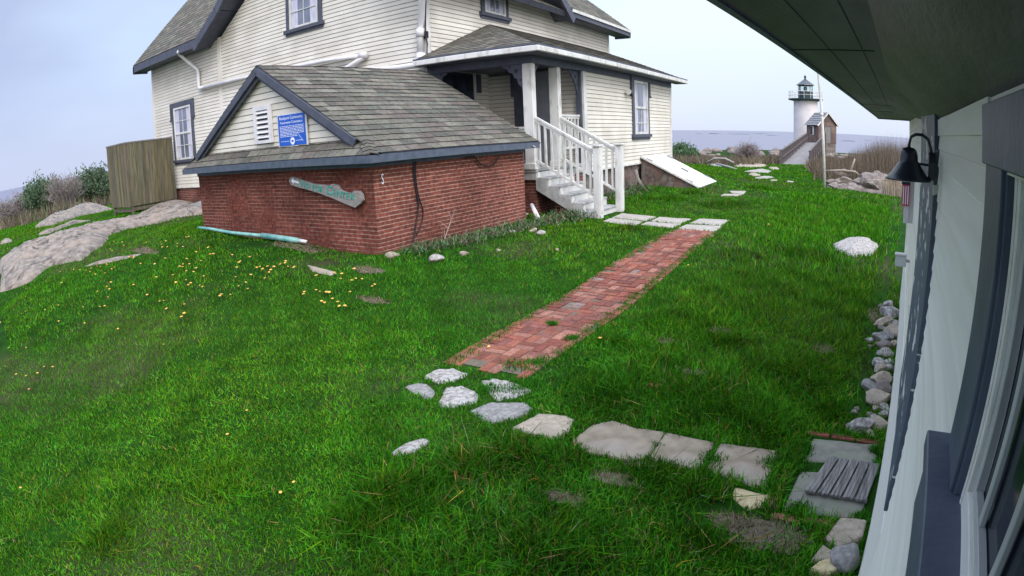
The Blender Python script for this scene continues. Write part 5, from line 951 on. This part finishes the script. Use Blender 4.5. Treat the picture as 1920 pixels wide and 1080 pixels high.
kl=['pale flat rock sheet farthest left near the brush','broad pale flat rock sheet before the ramp','narrow pale rock sheet below the broad one','middle pale rock patch in the far lawn','longest pale rock strip nearest the pavers','small pale rock strip right of the longest one','last small rock strip toward the flagpole','pale rock patch at the foot of the ramp']
for k in range(8):
    P_=D['K%d'%(k+1)]; c=np.mean(P_,0); outcrop('rock_sheet',kl[k],'flat rock',P_,.10,.5,tanst_m if k%2 else granitel_m,.22 if k>1 else .35,noise=.04,nf=1.2,skirt=.5)
stone('rock','big rough tan rock at the cottage foot in front of the doorstep, largest of three','rock',D['R1'],.12,tanst_m,jag=.02,seed=41,up=.05,bev=.02)
rock('rock','rounded speckled grey rock against the cottage foot beside two tan rocks','rock',.22,2.76,.10,greyst_m,flat=.75,seed=42,z=-2.04)
stone('rock','pale tan angular rock left of the rounded grey rock by the cottage','rock',D['R3'],.1,tanst_m,jag=.03,seed=43,up=.03,bev=.015)
stone('rock','ochre angular rock nearest the bottom edge beside the cottage','rock',D['R4'],.1,yelst_m,jag=.03,seed=44,up=.04,bev=.015)
def ordn(k): return '%d%s'%(k,'th' if 10<k%100<14 else {1:'st',2:'nd',3:'rd'}.get(k%10,'th'))
_oy=sorted(range(len(D['wallrocks'])),key=lambda i:D['wallrocks'][i][1])
def wlab(k): return ('white','white','tan','white','tan','grey','brown','tan','white','white')[k%10]+' stone piled along the cottage foot, '+ordn(_oy.index(k)+1)+' out from the doorstep slabs'
_ox=sorted(range(len(D['pile'])),key=lambda i:D['pile'][i][0])
def plab(k): return ('brown','dull brown','grey')[k%3]+' boulder of the stone heap, '+ordn(_ox.index(k)+1)+' rightward from the flagpole'
ms=[granitel_m,tanst_m,greyst_m,boulder_m]; random.seed(9)
for k,(x,y,r) in enumerate(D['wallrocks']):
    rock('rock',wlab(k),'rock',x,y,r*1.45,ms[(0,0,1,0,1,2,3,1,0,0)[k%10]],flat=.7,seed=100+k,group='stones piled along the cottage wall',sub=3,sink=.15,smooth=False,cut=1.0,el=1.25)
for k,(x,y,z,r) in enumerate(D['pile']):
    rock('rock',plab(k),'rock',x,y,r*1.25,(boulder_m,boulder_m,granite_m)[k%3],flat=.6,seed=200+k,group='stones of the heap by the flagpole',z=z,sub=3,smooth=False,cut=1.0,el=1.4)
# fill behind the heap so no stone floats
outcrop('stone_rubble','','',[(-1.2,23.6),(.2,23.3),(1.7,22.9),(2.2,24.6),(.6,25.6),(-1.1,25.0)],.32,.9,boulder_m,.09,noise=.11,nf=4,skirt=.3,kind='stuff')
sl_lab=['rounded pale rock at the near corner of the brick building','white rock in the grass right of the brick building corner','small tan rock in the weeds along the brick building','tiny pale rock at the weed strip below the long brick wall','pale rock at the grass edge before the porch stairs','flat tan rock at the grass edge, nearest the porch','tiny white pebble on the right lawn path edge','small rock under the porch stairs','tiny rock in the weeds halfway along the brick wall']
for k,(x,y,r) in enumerate(D['smallrocks']): rock('rock',sl_lab[k],'rock',x,y,r*1.2,(tanst_m,granitel_m,tanst_m,granitel_m)[k%4],flat=.55,seed=300+k,sub=3,sink=.2)
bl=['pale pointed boulder standing on the far left lawn before the thicket','small boulder left of the pale pointed one','broad pale boulder beside the wooden enclosure','smaller boulder behind the broad pale one by the enclosure','tiny boulder in the thicket edge']
for k,(x,y,r) in enumerate(D['boulders'][:4]): rock('boulder',bl[k],'boulder',x,y,min(r,.9),granitel_m,flat=.8,seed=400+k,sub=3,sink=.15)
random.seed(31)
for k in range(46):
    az=math.radians(random.uniform(5.2,16.8)); R_=random.uniform(66,100); rock('shore_rock','rough brown and pale rock among the others of the shore line before the sea','rock',-R_*math.sin(az),R_*math.cos(az),random.uniform(.4,1.0),boulder_m,flat=.5,seed=500+k,group='rocks along the shore',sub=2)
for k in range(14):
    az=math.radians(random.uniform(-1,4)); R_=random.uniform(62,95); rock('shore_rock','rough brown and pale rock among the others of the shore line before the sea','rock',-R_*math.sin(az),R_*math.cos(az),random.uniform(.4,.9),boulder_m,flat=.5,seed=600+k,group='rocks along the shore',sub=2)
ISL=['longest low dark islet on the horizon left of the lighthouse','low dark islet on the horizon above the bare grey bush','smallest dark islet on the horizon nearest the house','dark islet on the horizon just left of the lighthouse tower','dark surf-edged islet on the horizon right of the flagpole','faint islet on the horizon closest to the wall lamp','tiny islet on the horizon right of the bare grey bush','far long pale islet on the horizon between bush and lighthouse']
for k,(az,R_,L_,h) in enumerate(((10.5,1500,60,6),(12.8,1600,40,5),(14.2,1500,24,4),(7.8,1300,26,5),(.8,800,26,5),(-.9,1100,20,4),(11.6,1700,20,4),(8.9,1900,60,5))):
    a=math.radians(az); o=rock('islet','low dark rocky islet on the horizon, number %d counted from the right'%(1+[7,6,5,4,3,2,1,0].index(k)) if False else ISL[k],'islet',-R_*math.sin(a),R_*math.cos(a),L_*.5,island_m,flat=h/L_*.9,seed=700+k,z=-9.5,sub=3,rot=a,group='islets on the horizon')
# driftwood
def sticks(name,label,cat,pts,r,m,z0=None):
    mb=MB(); mb.tube(pts,r,8); return tag(mb.build(name,m,smooth=True),label,cat)
sticks('driftwood','bleached driftwood limb lying on top of the stone heap','driftwood',[(-1.3,24.2,-1.42),(-.7,24.2,-1.36),(-.1,24.2,-1.38),(.1,24.1,-1.5)],[.03,.04,.045,.02],stem_m)
sticks('driftwood','short driftwood stake standing upright in the stone heap','driftwood',[(-.30,24.3,-1.5),(-.2,24.3,-1.15),(-.12,24.3,-.9)],[.05,.045,.03],stem_m)
sticks('driftwood','bleached curved branch on the grass behind the cellar doors','driftwood',[(-8.0,33,-1.75),(-7.6,33,-1.5),(-7.0,33,-1.5),(-6.5,32.8,-1.7)],.06,granitel_m)
sticks('driftwood','long thin pole lying across the flat rocks in the far lawn','driftwood',[(-8.6,38,-2.05),(-7.2,34.8,-2.03),(-6.3,32.5,-2.02)],.06,granitel_m)
sticks('driftwood','broken pale post stub leaning on the stone foundation','driftwood',[(-6.35,18.0,-1.8),(-6.5,17.9,-1.45),(-6.55,17.9,-1.2)],[.09,.06,.05],granitel_m)
# ================================================================ PLANTS
def blades(name,X,Y,Z,Hh,Wd,C,m,lean=.5,seg2=False,label=None,cat=None):
    n=len(X); rg=RNG; a=rg.uniform(0,2*np.pi,n); la=rg.uniform(0,2*np.pi,n); ln=np.abs(rg.normal(0,lean,n))*Hh; dx,dy=np.cos(a)*Wd/2,np.sin(a)*Wd/2; lx,ly=np.cos(la)*ln,np.sin(la)*ln
    if seg2:
        V=np.stack([np.stack([X-dx,Y-dy,Z],1),np.stack([X+dx,Y+dy,Z],1),np.stack([X-dx*.8+lx*.35,Y-dy*.8+ly*.35,Z+Hh*.6],1),np.stack([X+dx*.8+lx*.35,Y+dy*.8+ly*.35,Z+Hh*.6],1),np.stack([X+lx,Y+ly,Z+Hh*np.clip(1.05-(ln/Hh)*.35,.45,1)],1)],1).reshape(-1,3)
        b=np.arange(n)[:,None]*5; loops=np.concatenate([b+[0,1,3,2],b+[2,3,4]],1).ravel(); tot=np.tile([4,3],n); per=7; nv=5
    else:
        V=np.stack([np.stack([X-dx,Y-dy,Z],1),np.stack([X+dx,Y+dy,Z],1),np.stack([X+lx,Y+ly,Z+Hh],1)],1).reshape(-1,3); loops=np.arange(3*n); tot=np.full(n,3); per=3; nv=3
    me=bpy.data.meshes.new(name); me.vertices.add(len(V)); me.vertices.foreach_set('co',V.ravel()); me.loops.add(len(loops)); me.loops.foreach_set('vertex_index',loops.astype(np.int32)); me.polygons.add(len(tot)); st_=np.concatenate([[0],np.cumsum(tot)[:-1]]); me.polygons.foreach_set('loop_start',st_.astype(np.int32)); me.polygons.foreach_set('loop_total',tot.astype(np.int32)); me.update(calc_edges=True)
    ca=me.color_attributes.new('col','FLOAT_COLOR','POINT'); cc=np.ones((n,nv,4)); cc[:,:,:3]=C[:,None,:]; ca.data.foreach_set('color',cc.ravel()); me.materials.append(m)
    o=bpy.data.objects.new(name,me); COL.objects.link(o); return o
SOILS=[(-0.24, 2.91, 0.26, 0.16, 900), (-0.47, 2.96, 0.14, 0.08, 400), (-1.24, 3.09, 0.16, 0.08, 350), (-1.42, 2.78, 0.14, 0.07, 350), (-8.61, 6.85, 0.7, 0.22, 700), (-6.27, 6.2, 0.3, 0.14, 250), (-5.5, 5.48, 0.3, 0.08, 300), (-1.26, 4.92, 0.16, 0.08, 200), (-1.72, 5.6, 0.12, 0.08, 200), (-1.29, 6.06, 0.15, 0.1, 200), (-0.2, 5.92, 0.12, 0.12, 200), (-1.16, 3.32, 0.12, 0.05, 200), (-12.44, 5.65, 0.7, 0.12, 200), (0.31, 7.24, 0.1, 0.3, 300)]
def vn(x,y,s,p=0): return (np.sin(x*s+1.9*np.sin(y*s*.8+p))+np.sin(y*s*1.2+2.1*np.sin(x*s*.7+p*2))+np.sin((x+y)*s*.6+p))/3
EXC+= [[(-12.6,7.24),(-6.79,7.0),(-6.6,11.45),(-12.4,11.7)],[(-24.3,12.1),(-6.75,12.1),(-6.75,22.45),(-9.6,23.7),(-24.3,23.7)],[(-6.8,12.05),(-5.2,12.05),(-5.2,13.5),(-6.8,13.5)],[(-6.8,18.95),(-4.75,18.95),(-4.75,21.7),(-6.8,21.7)]]
TUFT=[(p[0],p[1],p[2],p[3]) for p in [(-2.27, 2.33, 0.391, 0.17550000000000002), (-2.11, 2.78, 0.345, 0.18900000000000003), (-1.97, 3.08, 0.2875, 0.17550000000000002), (-1.64, 3.14, 0.22999999999999998, 0.162), (-1.04, 3.21, 0.253, 0.162), (-0.71, 3.13, 0.253, 0.162), (-1.33, 2.29, 0.322, 0.17550000000000002), (-1.07, 2.53, 0.22999999999999998, 0.135), (-0.54, 2.76, 0.27599999999999997, 0.162), (-0.38, 2.97, 0.207, 0.135), (-2.32, 1.92, 0.345, 0.135), (-3.35, 1.69, 0.345, 0.09450000000000001), (-3.48, 0.86, 0.345, 0.09450000000000001), (-3.55, 1.88, 0.253, 0.09450000000000001), (-1.73, 4.24, 0.575, 0.135), (-1.08, 4.3, 0.575, 0.14850000000000002), (-0.55, 4.12, 0.40249999999999997, 0.14850000000000002), (-0.36, 5.25, 0.5175, 0.135), (-1.22, 5.79, 0.45999999999999996, 0.1215), (-1.92, 6.23, 0.40249999999999997, 0.1215), (-2.21, 5.4, 0.2875, 0.1215), (-0.03, 4.57, 0.2875, 0.135), (-1.83, 9.59, 0.575, 0.17550000000000002), (-0.87, 10.09, 0.69, 0.162), (-4.18, 11.04, 0.40249999999999997, 0.18900000000000003), (-6.01, 11.24, 0.45999999999999996, 0.162), (-3.08, 20.45, 0.69, 0.21600000000000003), (-4.75, 15.74, 0.45999999999999996, 0.21600000000000003), (-4.54, 17.1, 0.45999999999999996, 0.21600000000000003), (-5.39, 15.43, 0.345, 0.21600000000000003), (-3.27, 15.51, 1.035, 0.162)]]
def grass(r0,r1,dens,h,wd,az0,az1,lean,seg2,name):
    area=(r1*r1-r0*r0)/2*math.radians(az1-az0); n=int(area*dens); rr=np.sqrt(RNG.uniform(r0*r0,r1*r1,n)); az=np.radians(RNG.uniform(az0,az1,n)); X=-rr*np.sin(az); Y=rr*np.cos(az)
    keep=X<.10+.068*Y
    for P_ in EXC:
        q=np.array(P_); bb_=(X>q[:,0].min())&(X<q[:,0].max())&(Y>q[:,1].min())&(Y<q[:,1].max())
        ii=np.nonzero(bb_&keep)[0]
        if len(ii): keep[ii[pip(X[ii],Y[ii],P_)]]=False
    # bare spots: dirt strip at the walls, mulch by the cottage, worn patches
    bare=np.zeros(len(X))
    bare=np.maximum(bare,np.clip(1.2-np.hypot((X+.45)/.38,(Y-2.95)/.22),0,1)*1.5)
    bare=np.maximum(bare,np.clip(1.2-np.hypot((X+9.6),(Y-6.6)/.5)/1.2,0,1)*1.1); bare=np.maximum(bare,np.clip(1.1-np.hypot((X+7.2)/.8,(Y-6.3)/.3),0,1)); bare=np.maximum(bare,np.clip(1.-np.abs(X-(.10+.068*Y)+.22)/.25,0,1)*.9*(Y>4.2))
    bare=np.maximum(bare,np.clip(1.05-np.hypot((X+6.0)/.45,(Y-9)/2.4),0,1)*.75); bare=np.maximum(bare,np.clip(vn(X,Y,3.1,1)-.62,0,1)*1.6)
    for q_ in SOILS: bare=np.maximum(bare,np.minimum(.85,np.clip(1.15-np.hypot((X-q_[0])/q_[2],(Y-q_[1])/q_[3]),0,1)*2.5))
    keep&=RNG.uniform(0,1,n)>bare; X=X[keep];Y=Y[keep]; k=len(X)
    Z=gzv(X,Y)+bump_off(X,Y)-.004
    side=np.clip((X+2.4)/.8,0,1)*(Y<20); H=h*(.75+.8*side)*RNG.uniform(.6,1.25,k)*(1+.30*vn(X,Y,2.3,2)); tall=np.zeros(k)
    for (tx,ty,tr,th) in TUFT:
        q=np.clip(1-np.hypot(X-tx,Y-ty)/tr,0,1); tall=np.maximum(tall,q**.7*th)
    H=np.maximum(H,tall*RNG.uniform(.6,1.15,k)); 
    base=np.array([.040,.165,.011]); dark=np.array([.027,.122,.013]); yel=np.array([.082,.165,.014]); dry=np.array([.17,.15,.08])
    f=np.clip(.40+.50*vn(X,Y,1.7,0)+RNG.normal(0,.25,k),0,1)[:,None]; C=base*(1-f)+dark*f; f=np.clip(vn(X,Y,.7,4)*.40+.05+.40*np.exp(-((X+4.6)/1.3)**2-((Y-7.5)/3.2)**2)+RNG.normal(0,.2,k),0,.85)[:,None]; C=C*(1-f)+yel*f
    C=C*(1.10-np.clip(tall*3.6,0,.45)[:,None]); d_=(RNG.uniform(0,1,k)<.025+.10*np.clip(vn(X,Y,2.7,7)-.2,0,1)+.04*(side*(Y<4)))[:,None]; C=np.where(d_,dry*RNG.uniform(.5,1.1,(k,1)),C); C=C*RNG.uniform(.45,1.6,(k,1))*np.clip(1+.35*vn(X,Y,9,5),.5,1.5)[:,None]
    C[:,0]*=RNG.uniform(.5,1.7,k); C[:,2]*=RNG.uniform(.2,1.2,k)
    o=blades(name,X,Y,Z,H,wd*RNG.uniform(.7,1.3,k),C,grass_m,lean,seg2); o['kind']='stuff'; return o
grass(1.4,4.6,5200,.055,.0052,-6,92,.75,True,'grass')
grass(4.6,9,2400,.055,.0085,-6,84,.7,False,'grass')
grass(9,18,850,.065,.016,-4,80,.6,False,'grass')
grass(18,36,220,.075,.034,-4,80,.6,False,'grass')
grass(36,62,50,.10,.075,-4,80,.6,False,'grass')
grass(1.4,6.5,1500,.030,.013,-6,92,1.7,False,'clover')
# bare soil showing through with dry litter
def soil(x,y,rx,ry,seed,n=500,rot=0):
    rg=random.Random(seed); P_=[]
    for k in range(26):
        a=2*math.pi*k/26; q=rg.uniform(.6,1.1); P_.append((x+rx*q*math.cos(a)*math.cos(rot)-ry*q*math.sin(a)*math.sin(rot),y+rx*q*math.cos(a)*math.sin(rot)+ry*q*math.sin(a)*math.cos(rot)))
    mb=MB(); c=(x,y,gs(x,y)+.007)
    for k in range(26): a_,b_=P_[k],P_[(k+1)%26]; mb.face([c,(a_[0],a_[1],gs(*a_)+.002),(b_[0],b_[1],gs(*b_)+.002)])
    struct(mb.build('soil',mortar_dirt),'stuff')
    r=np.sqrt(RNG.uniform(0,1,n)); t=RNG.uniform(0,6.28,n); X=x+rx*r*np.cos(t);Y=y+ry*r*np.sin(t); C=np.where((RNG.uniform(0,1,n)<.7)[:,None],np.array([.20,.15,.10]),np.array([.06,.14,.02]))*RNG.uniform(.3,1.4,(n,1))
    d_=max(1,math.hypot(x,y)/4); o=blades('dry_litter',X,Y,gzv(X,Y)+bump_off(X,Y)+.004,np.full(n,.022*d_**.5)*RNG.uniform(.5,1.3,n),np.full(n,.005*d_)*RNG.uniform(.6,1.3,n),C,grass_m,1.7,False); o['kind']='stuff'
for i_,q_ in enumerate(SOILS): soil(q_[0],q_[1],q_[2],q_[3],i_,q_[4])
# grass growing up through slab edges and path joints
def fringe(pts,n,h,spread,name='grass'):
    X=[];Y=[]
    for (x,y,s) in pts: X.append(RNG.normal(x,spread*s,n));Y.append(RNG.normal(y,spread*s,n))
    X=np.concatenate(X);Y=np.concatenate(Y); k=len(X); Z=gzv(X,Y)+bump_off(X,Y); C=np.array([.028,.125,.01])*RNG.uniform(.5,1.5,(k,1)); o=blades(name,X,Y,Z,h*RNG.uniform(.5,1.2,k),.006*RNG.uniform(.7,1.4,k),C,grass_m,.8,True); o['kind']='stuff'
fringe([(-2.75,4.45,1.6),(-2.6,4.6,1.2),(-3.0,5.6,.6),(-2.6,5.3,.8),(-.20,3.78,.9),(-.19,3.62,1),(-.17,3.9,.6),(-.74,3.5,1),(-.30,3.4,.8),(-.35,3.6,.8),(.27,3.18,.5),(-.1,3.17,.8),(-1.08,3.95,.6),(.33,4.0,.5),(-2.5,4.0,1.6),(-2.7,3.9,1.2),(-2.42,4.15,1.2)],260,.055,.045)
fringe([(xa+.02+random.uniform(-.03,.05),lerp(ya,yb,k/44),1) for k in range(45)]+[(xb_-.06+random.uniform(-.05,.03),lerp(ya,yb,k/44),1) for k in range(45)],70,.05,.045)
fringe([(D[k][i][0],D[k][i][1],1) for k in ('S1','S2','S3','S4','S5','S6','S7','S8','S9','S10','S11','R1','R3','R4','D1','D2') for i in range(len(D[k]))]+[((D[k][i][0]+D[k][(i+1)%len(D[k])][0])/2,(D[k][i][1]+D[k][(i+1)%len(D[k])][1])/2,1) for k in ('S1','S2','S3','S5','S6','S7','S8','S9') for i in range(len(D[k]))],22,.04,.018)
# leafy weeds and dry stems along the foot of the brick wall
def weeds(name,pts,n,h,label,cat,col=(.06,.13,.05),sp=.35,wd=.02):
    X=[];Y=[]
    for (x,y,s) in pts: X.append(RNG.normal(x,sp*s*.5,n));Y.append(RNG.normal(y,sp*s,n))
    X=np.concatenate(X);Y=np.concatenate(Y);k=len(X);Z=gzv(X,Y)+bump_off(X,Y)+RNG.uniform(0,h*.8,k); C=np.array(col)*RNG.uniform(.4,1.6,(k,1)); brown=(RNG.uniform(0,1,k)<.35)[:,None]; C=np.where(brown,np.array([.16,.11,.08])*RNG.uniform(.5,1.3,(k,1)),C)
    o=blades(name,X,Y,Z,h*RNG.uniform(.3,.7,k),wd*RNG.uniform(.6,1.4,k),C,leaf2_m,1.0,False); o['kind']='stuff'; return o
weeds('weeds',[(-6.3,7.6,.8),(-6.2,8.4,1),(-6.1,9.3,1.1),(-6.0,10.2,1.1),(-5.9,11.0,1)],420,.14,'','')
weeds('weeds',[(-5.9,11.85,.9),(-5.6,11.6,.9),(-6.2,15.2,1.4),(-6.2,16.3,1.3),(-6.3,17.5,1.2)],240,.18,'','',col=(.035,.11,.03),wd=.025)
def dead_stem(x,y,h,lean,label,seed,col=stem_m,n=5):
    rg=random.Random(seed); z=gs(x,y); mb=MB(); P=[Vector((x,y,z-.03))]
    for k in range(4): P.append(P[-1]+Vector((lean[0]*h/4+rg.uniform(-.02,.02),lean[1]*h/4+rg.uniform(-.02,.02),h/4)))
    mb.tube(P,[.009,.008,.007,.005,.003],5)
    for k in range(n):
        b=P[rg.randint(1,3)]; e=b+Vector((rg.uniform(-.12,.12),rg.uniform(-.12,.12),rg.uniform(.05,.2))); mb.tube([b,b.lerp(e,.5)+Vector((0,0,.015)),e],[.004,.003,.002],4)
    tag(mb.build('dead_weed',col),label,'dead weed')
dead_stem(-6.35,8.05,.62,(.1,.55),'tall thin reddish dead weed leaning against the long brick wall',1,n=7)
dead_stem(-6.1,9.2,.32,(0,.0),'short upright dead stalk at the middle of the brick wall foot',2,n=1)
dead_stem(-6.2,8.7,.22,(.1,-.8),'bent dead stalk beside the tall leaning one at the brick wall',3,n=2)
dead_stem(-6.1,10.3,.36,(-.1,.0),'branched dead weed at the far end of the brick wall foot',4,n=5)
dead_stem(-5.9,11.75,.55,(.2,.6),'dead branch leaning into the shadow under the porch stairs',5,n=4)
for k in range(6): dead_stem(-6.3+random.uniform(-.1,.3),15.2+k*.55,random.uniform(.5,.95),(random.uniform(-.3,.3),random.uniform(-.3,.3)),('first','second','third','fourth','fifth','sixth')[k]+' reddish bare weed from the porch stairs along the stone foundation',20+k,twig_m,n=8)
random.seed(55)
for k in range(34):
    y=random.uniform(4.3,7.7); x=.09+.068*y-random.uniform(.03,.26); rock('rock','small chip of stone filling the row along the cottage foot','rock',x,y,random.uniform(.025,.05),ms[k%4],flat=.7,seed=900+k,group='small chips between the cottage stones',sub=2,sink=.1,smooth=False,cut=1.0)
# shrubs
def shrub(name,label,cat,x,y,w_,h,nt,nl,lc,seed,ls=.1,group=None,tw=.02,depth=3,tm=None):
    rg=random.Random(seed); z=gs(x,y); root=thing(name,label,cat,(x,y,z),0,group); mb=MB(); tips=[]
    for k in range(nt):
        a=rg.uniform(0,6.28); sp=rg.uniform(.1,1)**.8; p=Vector((rg.uniform(-.1,.1)*w_,rg.uniform(-.1,.1)*w_,-.1)); e=Vector((math.cos(a)*sp*w_/2,math.sin(a)*sp*w_/2,h*math.sqrt(max(.1,1-sp*sp*.75))*rg.uniform(.7,1.05)))
        m_=p.lerp(e,.5)+Vector((0,0,h*.12)); mb.tube([p,m_,e],[tw,tw*.7,tw*.25],4); 
        for j in range(depth):
            t=rg.uniform(.35,.95); b=(p.lerp(m_,t*2) if t<.5 else m_.lerp(e,t*2-1)); q=b+Vector((rg.uniform(-1,1)*w_*.14,rg.uniform(-1,1)*w_*.14,rg.uniform(.02,.25)*h)); mb.tube([b,q],[tw*.5,tw*.15],3,cap=False); tips.append(q); tips.append(b.lerp(q,.6))
        tips.append(e); tips.append(m_)
    s=mb.build('stems',tm or twig_m,root,recalc=False)
    if nl:
        T_=np.array([tuple(t) for t in tips]); ii=RNG.integers(0,len(T_),nl); C0=T_[ii]+RNG.normal(0,.09*w_/2,(nl,3)); C0[:,2]=np.maximum(C0[:,2],.03); 
        c=np.array(lc)*RNG.uniform(.55,1.5,(nl,1)); hh=C0[:,2]/h; c=c*(.9+.3*RNG.uniform(-1,1,(nl,1)))
        o=blades('foliage',C0[:,0],C0[:,1],C0[:,2]-ls/2,np.full(nl,ls)*RNG.uniform(.5,1.3,nl),np.full(nl,ls)*RNG.uniform(.6,1.2,nl),c,leaf2_m,.8,False); o.parent=root
    return root
def pol(az,R_): a=math.radians(az); return (-R_*math.sin(a),R_*math.cos(a))
x,y=pol(15.9,58); shrub('shrub','rounded green shrub at the shore just right of the house corner','shrub',x,y,3.3,1.75,60,5200,(.07,.14,.06),1,ls=.13)
x,y=pol(10.0,56); shrub('shrub','bare grey twiggy bush standing against the sea between house and lighthouse','shrub',x,y,3.0,1.95,150,500,(.14,.13,.08),2,ls=.06,tw=.03,depth=6)
x,y=pol(74.3,47); shrub('shrub','green-leaved bush at the far left, the left one of two before the sea','shrub',x,y,4.2,2.6,90,7000,(.06,.115,.05),3,ls=.14,tw=.03)
x,y=pol(69.3,47); shrub('shrub','green-leaved broad bush beside the wooden enclosure at the far left','shrub',x,y,5.0,2.5,100,8000,(.065,.11,.055),4,ls=.14,tw=.03)
x,y=pol(66.2,50); shrub('shrub','darker green bush partly hidden behind the wooden enclosure','shrub',x,y,3.6,2.3,70,5000,(.06,.12,.05),6,ls=.14,tw=.03)
for k,(az,R_,ww,hh) in enumerate(((77.6,48,4.5,1.9),(76.0,50,4,2.3),(72.2,44,3.6,2.7),(71.2,48,3.2,2.4),(79.5,52,5,1.8),(82,54,5,1.7))):
    x,y=pol(az,R_); shrub('shrub',('bare grey-brown thicket bush at the very left of the view','bare thicket bush just left of the left green bush','tall bare reddish-grey bush between the two green bushes','bare bush in front of the gap between the green bushes','low bare bush far left toward the sea','lowest bare bush outside the left edge')[k],'shrub',x,y,ww,hh,110,700,(.16,.15,.09),40+k,ls=.09,tw=.028,depth=6)
def reeds(name,poly,n,h,wd,cols,lean=.15,hf=None):
    P_=np.array(poly); lo,hi=P_.min(0),P_.max(0); X=RNG.uniform(lo[0],hi[0],n*3);Y=RNG.uniform(lo[1],hi[1],n*3); k_=pip(X,Y,poly); X=X[k_][:n];Y=Y[k_][:n]; k=len(X); Z=gzv(X,Y)-.03; H=h*RNG.uniform(.55,1.1,k)*(1+.22*vn(X,Y,.9,3)); 
    if hf is not None: H=H*hf(X,Y)
    C=np.array(cols)[RNG.integers(0,len(cols),k)]*RNG.uniform(.6,1.35,(k,1)); o=blades(name,X,Y,Z,H,wd*RNG.uniform(.6,1.4,k),C,reed_m,lean,False); o['kind']='stuff'; return o
BR=[(.13,.098,.078),(.17,.13,.10),(.10,.075,.063),(.22,.18,.13),(.13,.088,.075),(.095,.10,.05)]
reeds('reeds',[(-1.9,27),(-.2,25.6),(2.0,24.6),(4.5,26),(6,44),(-2.4,47)],15000,1.55,.022,BR,hf=lambda X,Y: np.clip(.55+.28*(X+1.2),.35,1.25))
reeds('reeds',[(.9,22.9),(2.1,22.6),(2.4,24),(1.1,24)],900,.8,.014,[(.40,.34,.25),(.33,.27,.2)])
reeds('brush',[(-14.5,41),(-9,39.2),(-6.8,41),(-6.0,62),(-24,62),(-21,48)],12000,.72,.05,BR+[(.13,.14,.07)],lean=.5)
reeds('brush',[(-3.6,44),(-2.0,30),(-1,46),(0,62),(-3.6,72)],5000,.65,.05,BR,lean=.5)
reeds('brush',[(-36,9),(-50,4),(-70,8),(-66,40),(-46,30),(-38,18)],16000,.95,.06,BR+[(.10,.14,.06),(.12,.16,.07)],lean=.5)
# dandelions
dm=thing('dandelion','yellow dandelion flower in the short lawn grass','dandelion',(D['dandelions'][0][0],D['dandelions'][0][1],0),0,'dandelions scattered over the left lawn')
mb=MB(); mb.lathe([(.0,.056),(.012,.060),(.022,.056),(.024,.050),(.012,.045),(0,.044)],0,0,9); hd_=mb.build('flower_head',dand_m,dm,smooth=True)
mb=MB(); mb.tube([(0,0,0),(.004,.002,.025),(0,0,.046)],.0022,5); stm_=mb.build('stem',petal_stem_m,dm)
random.seed(77)
for k,(x,y) in enumerate(D['dandelions']):
    if k==0: r=dm
    else:
        r=dm.copy(); COL.objects.link(r)
        for ch in (hd_,stm_): c=ch.copy(); COL.objects.link(c); c.parent=r
    sc_=random.uniform(.65,1.1)*(1.0 if y>3.2 else .75); r.location=(x,y,gs(x,y)+.0); r.rotation_euler=(random.uniform(-.25,.25),random.uniform(-.25,.25),random.uniform(0,6)); r.scale=(sc_,sc_,sc_)
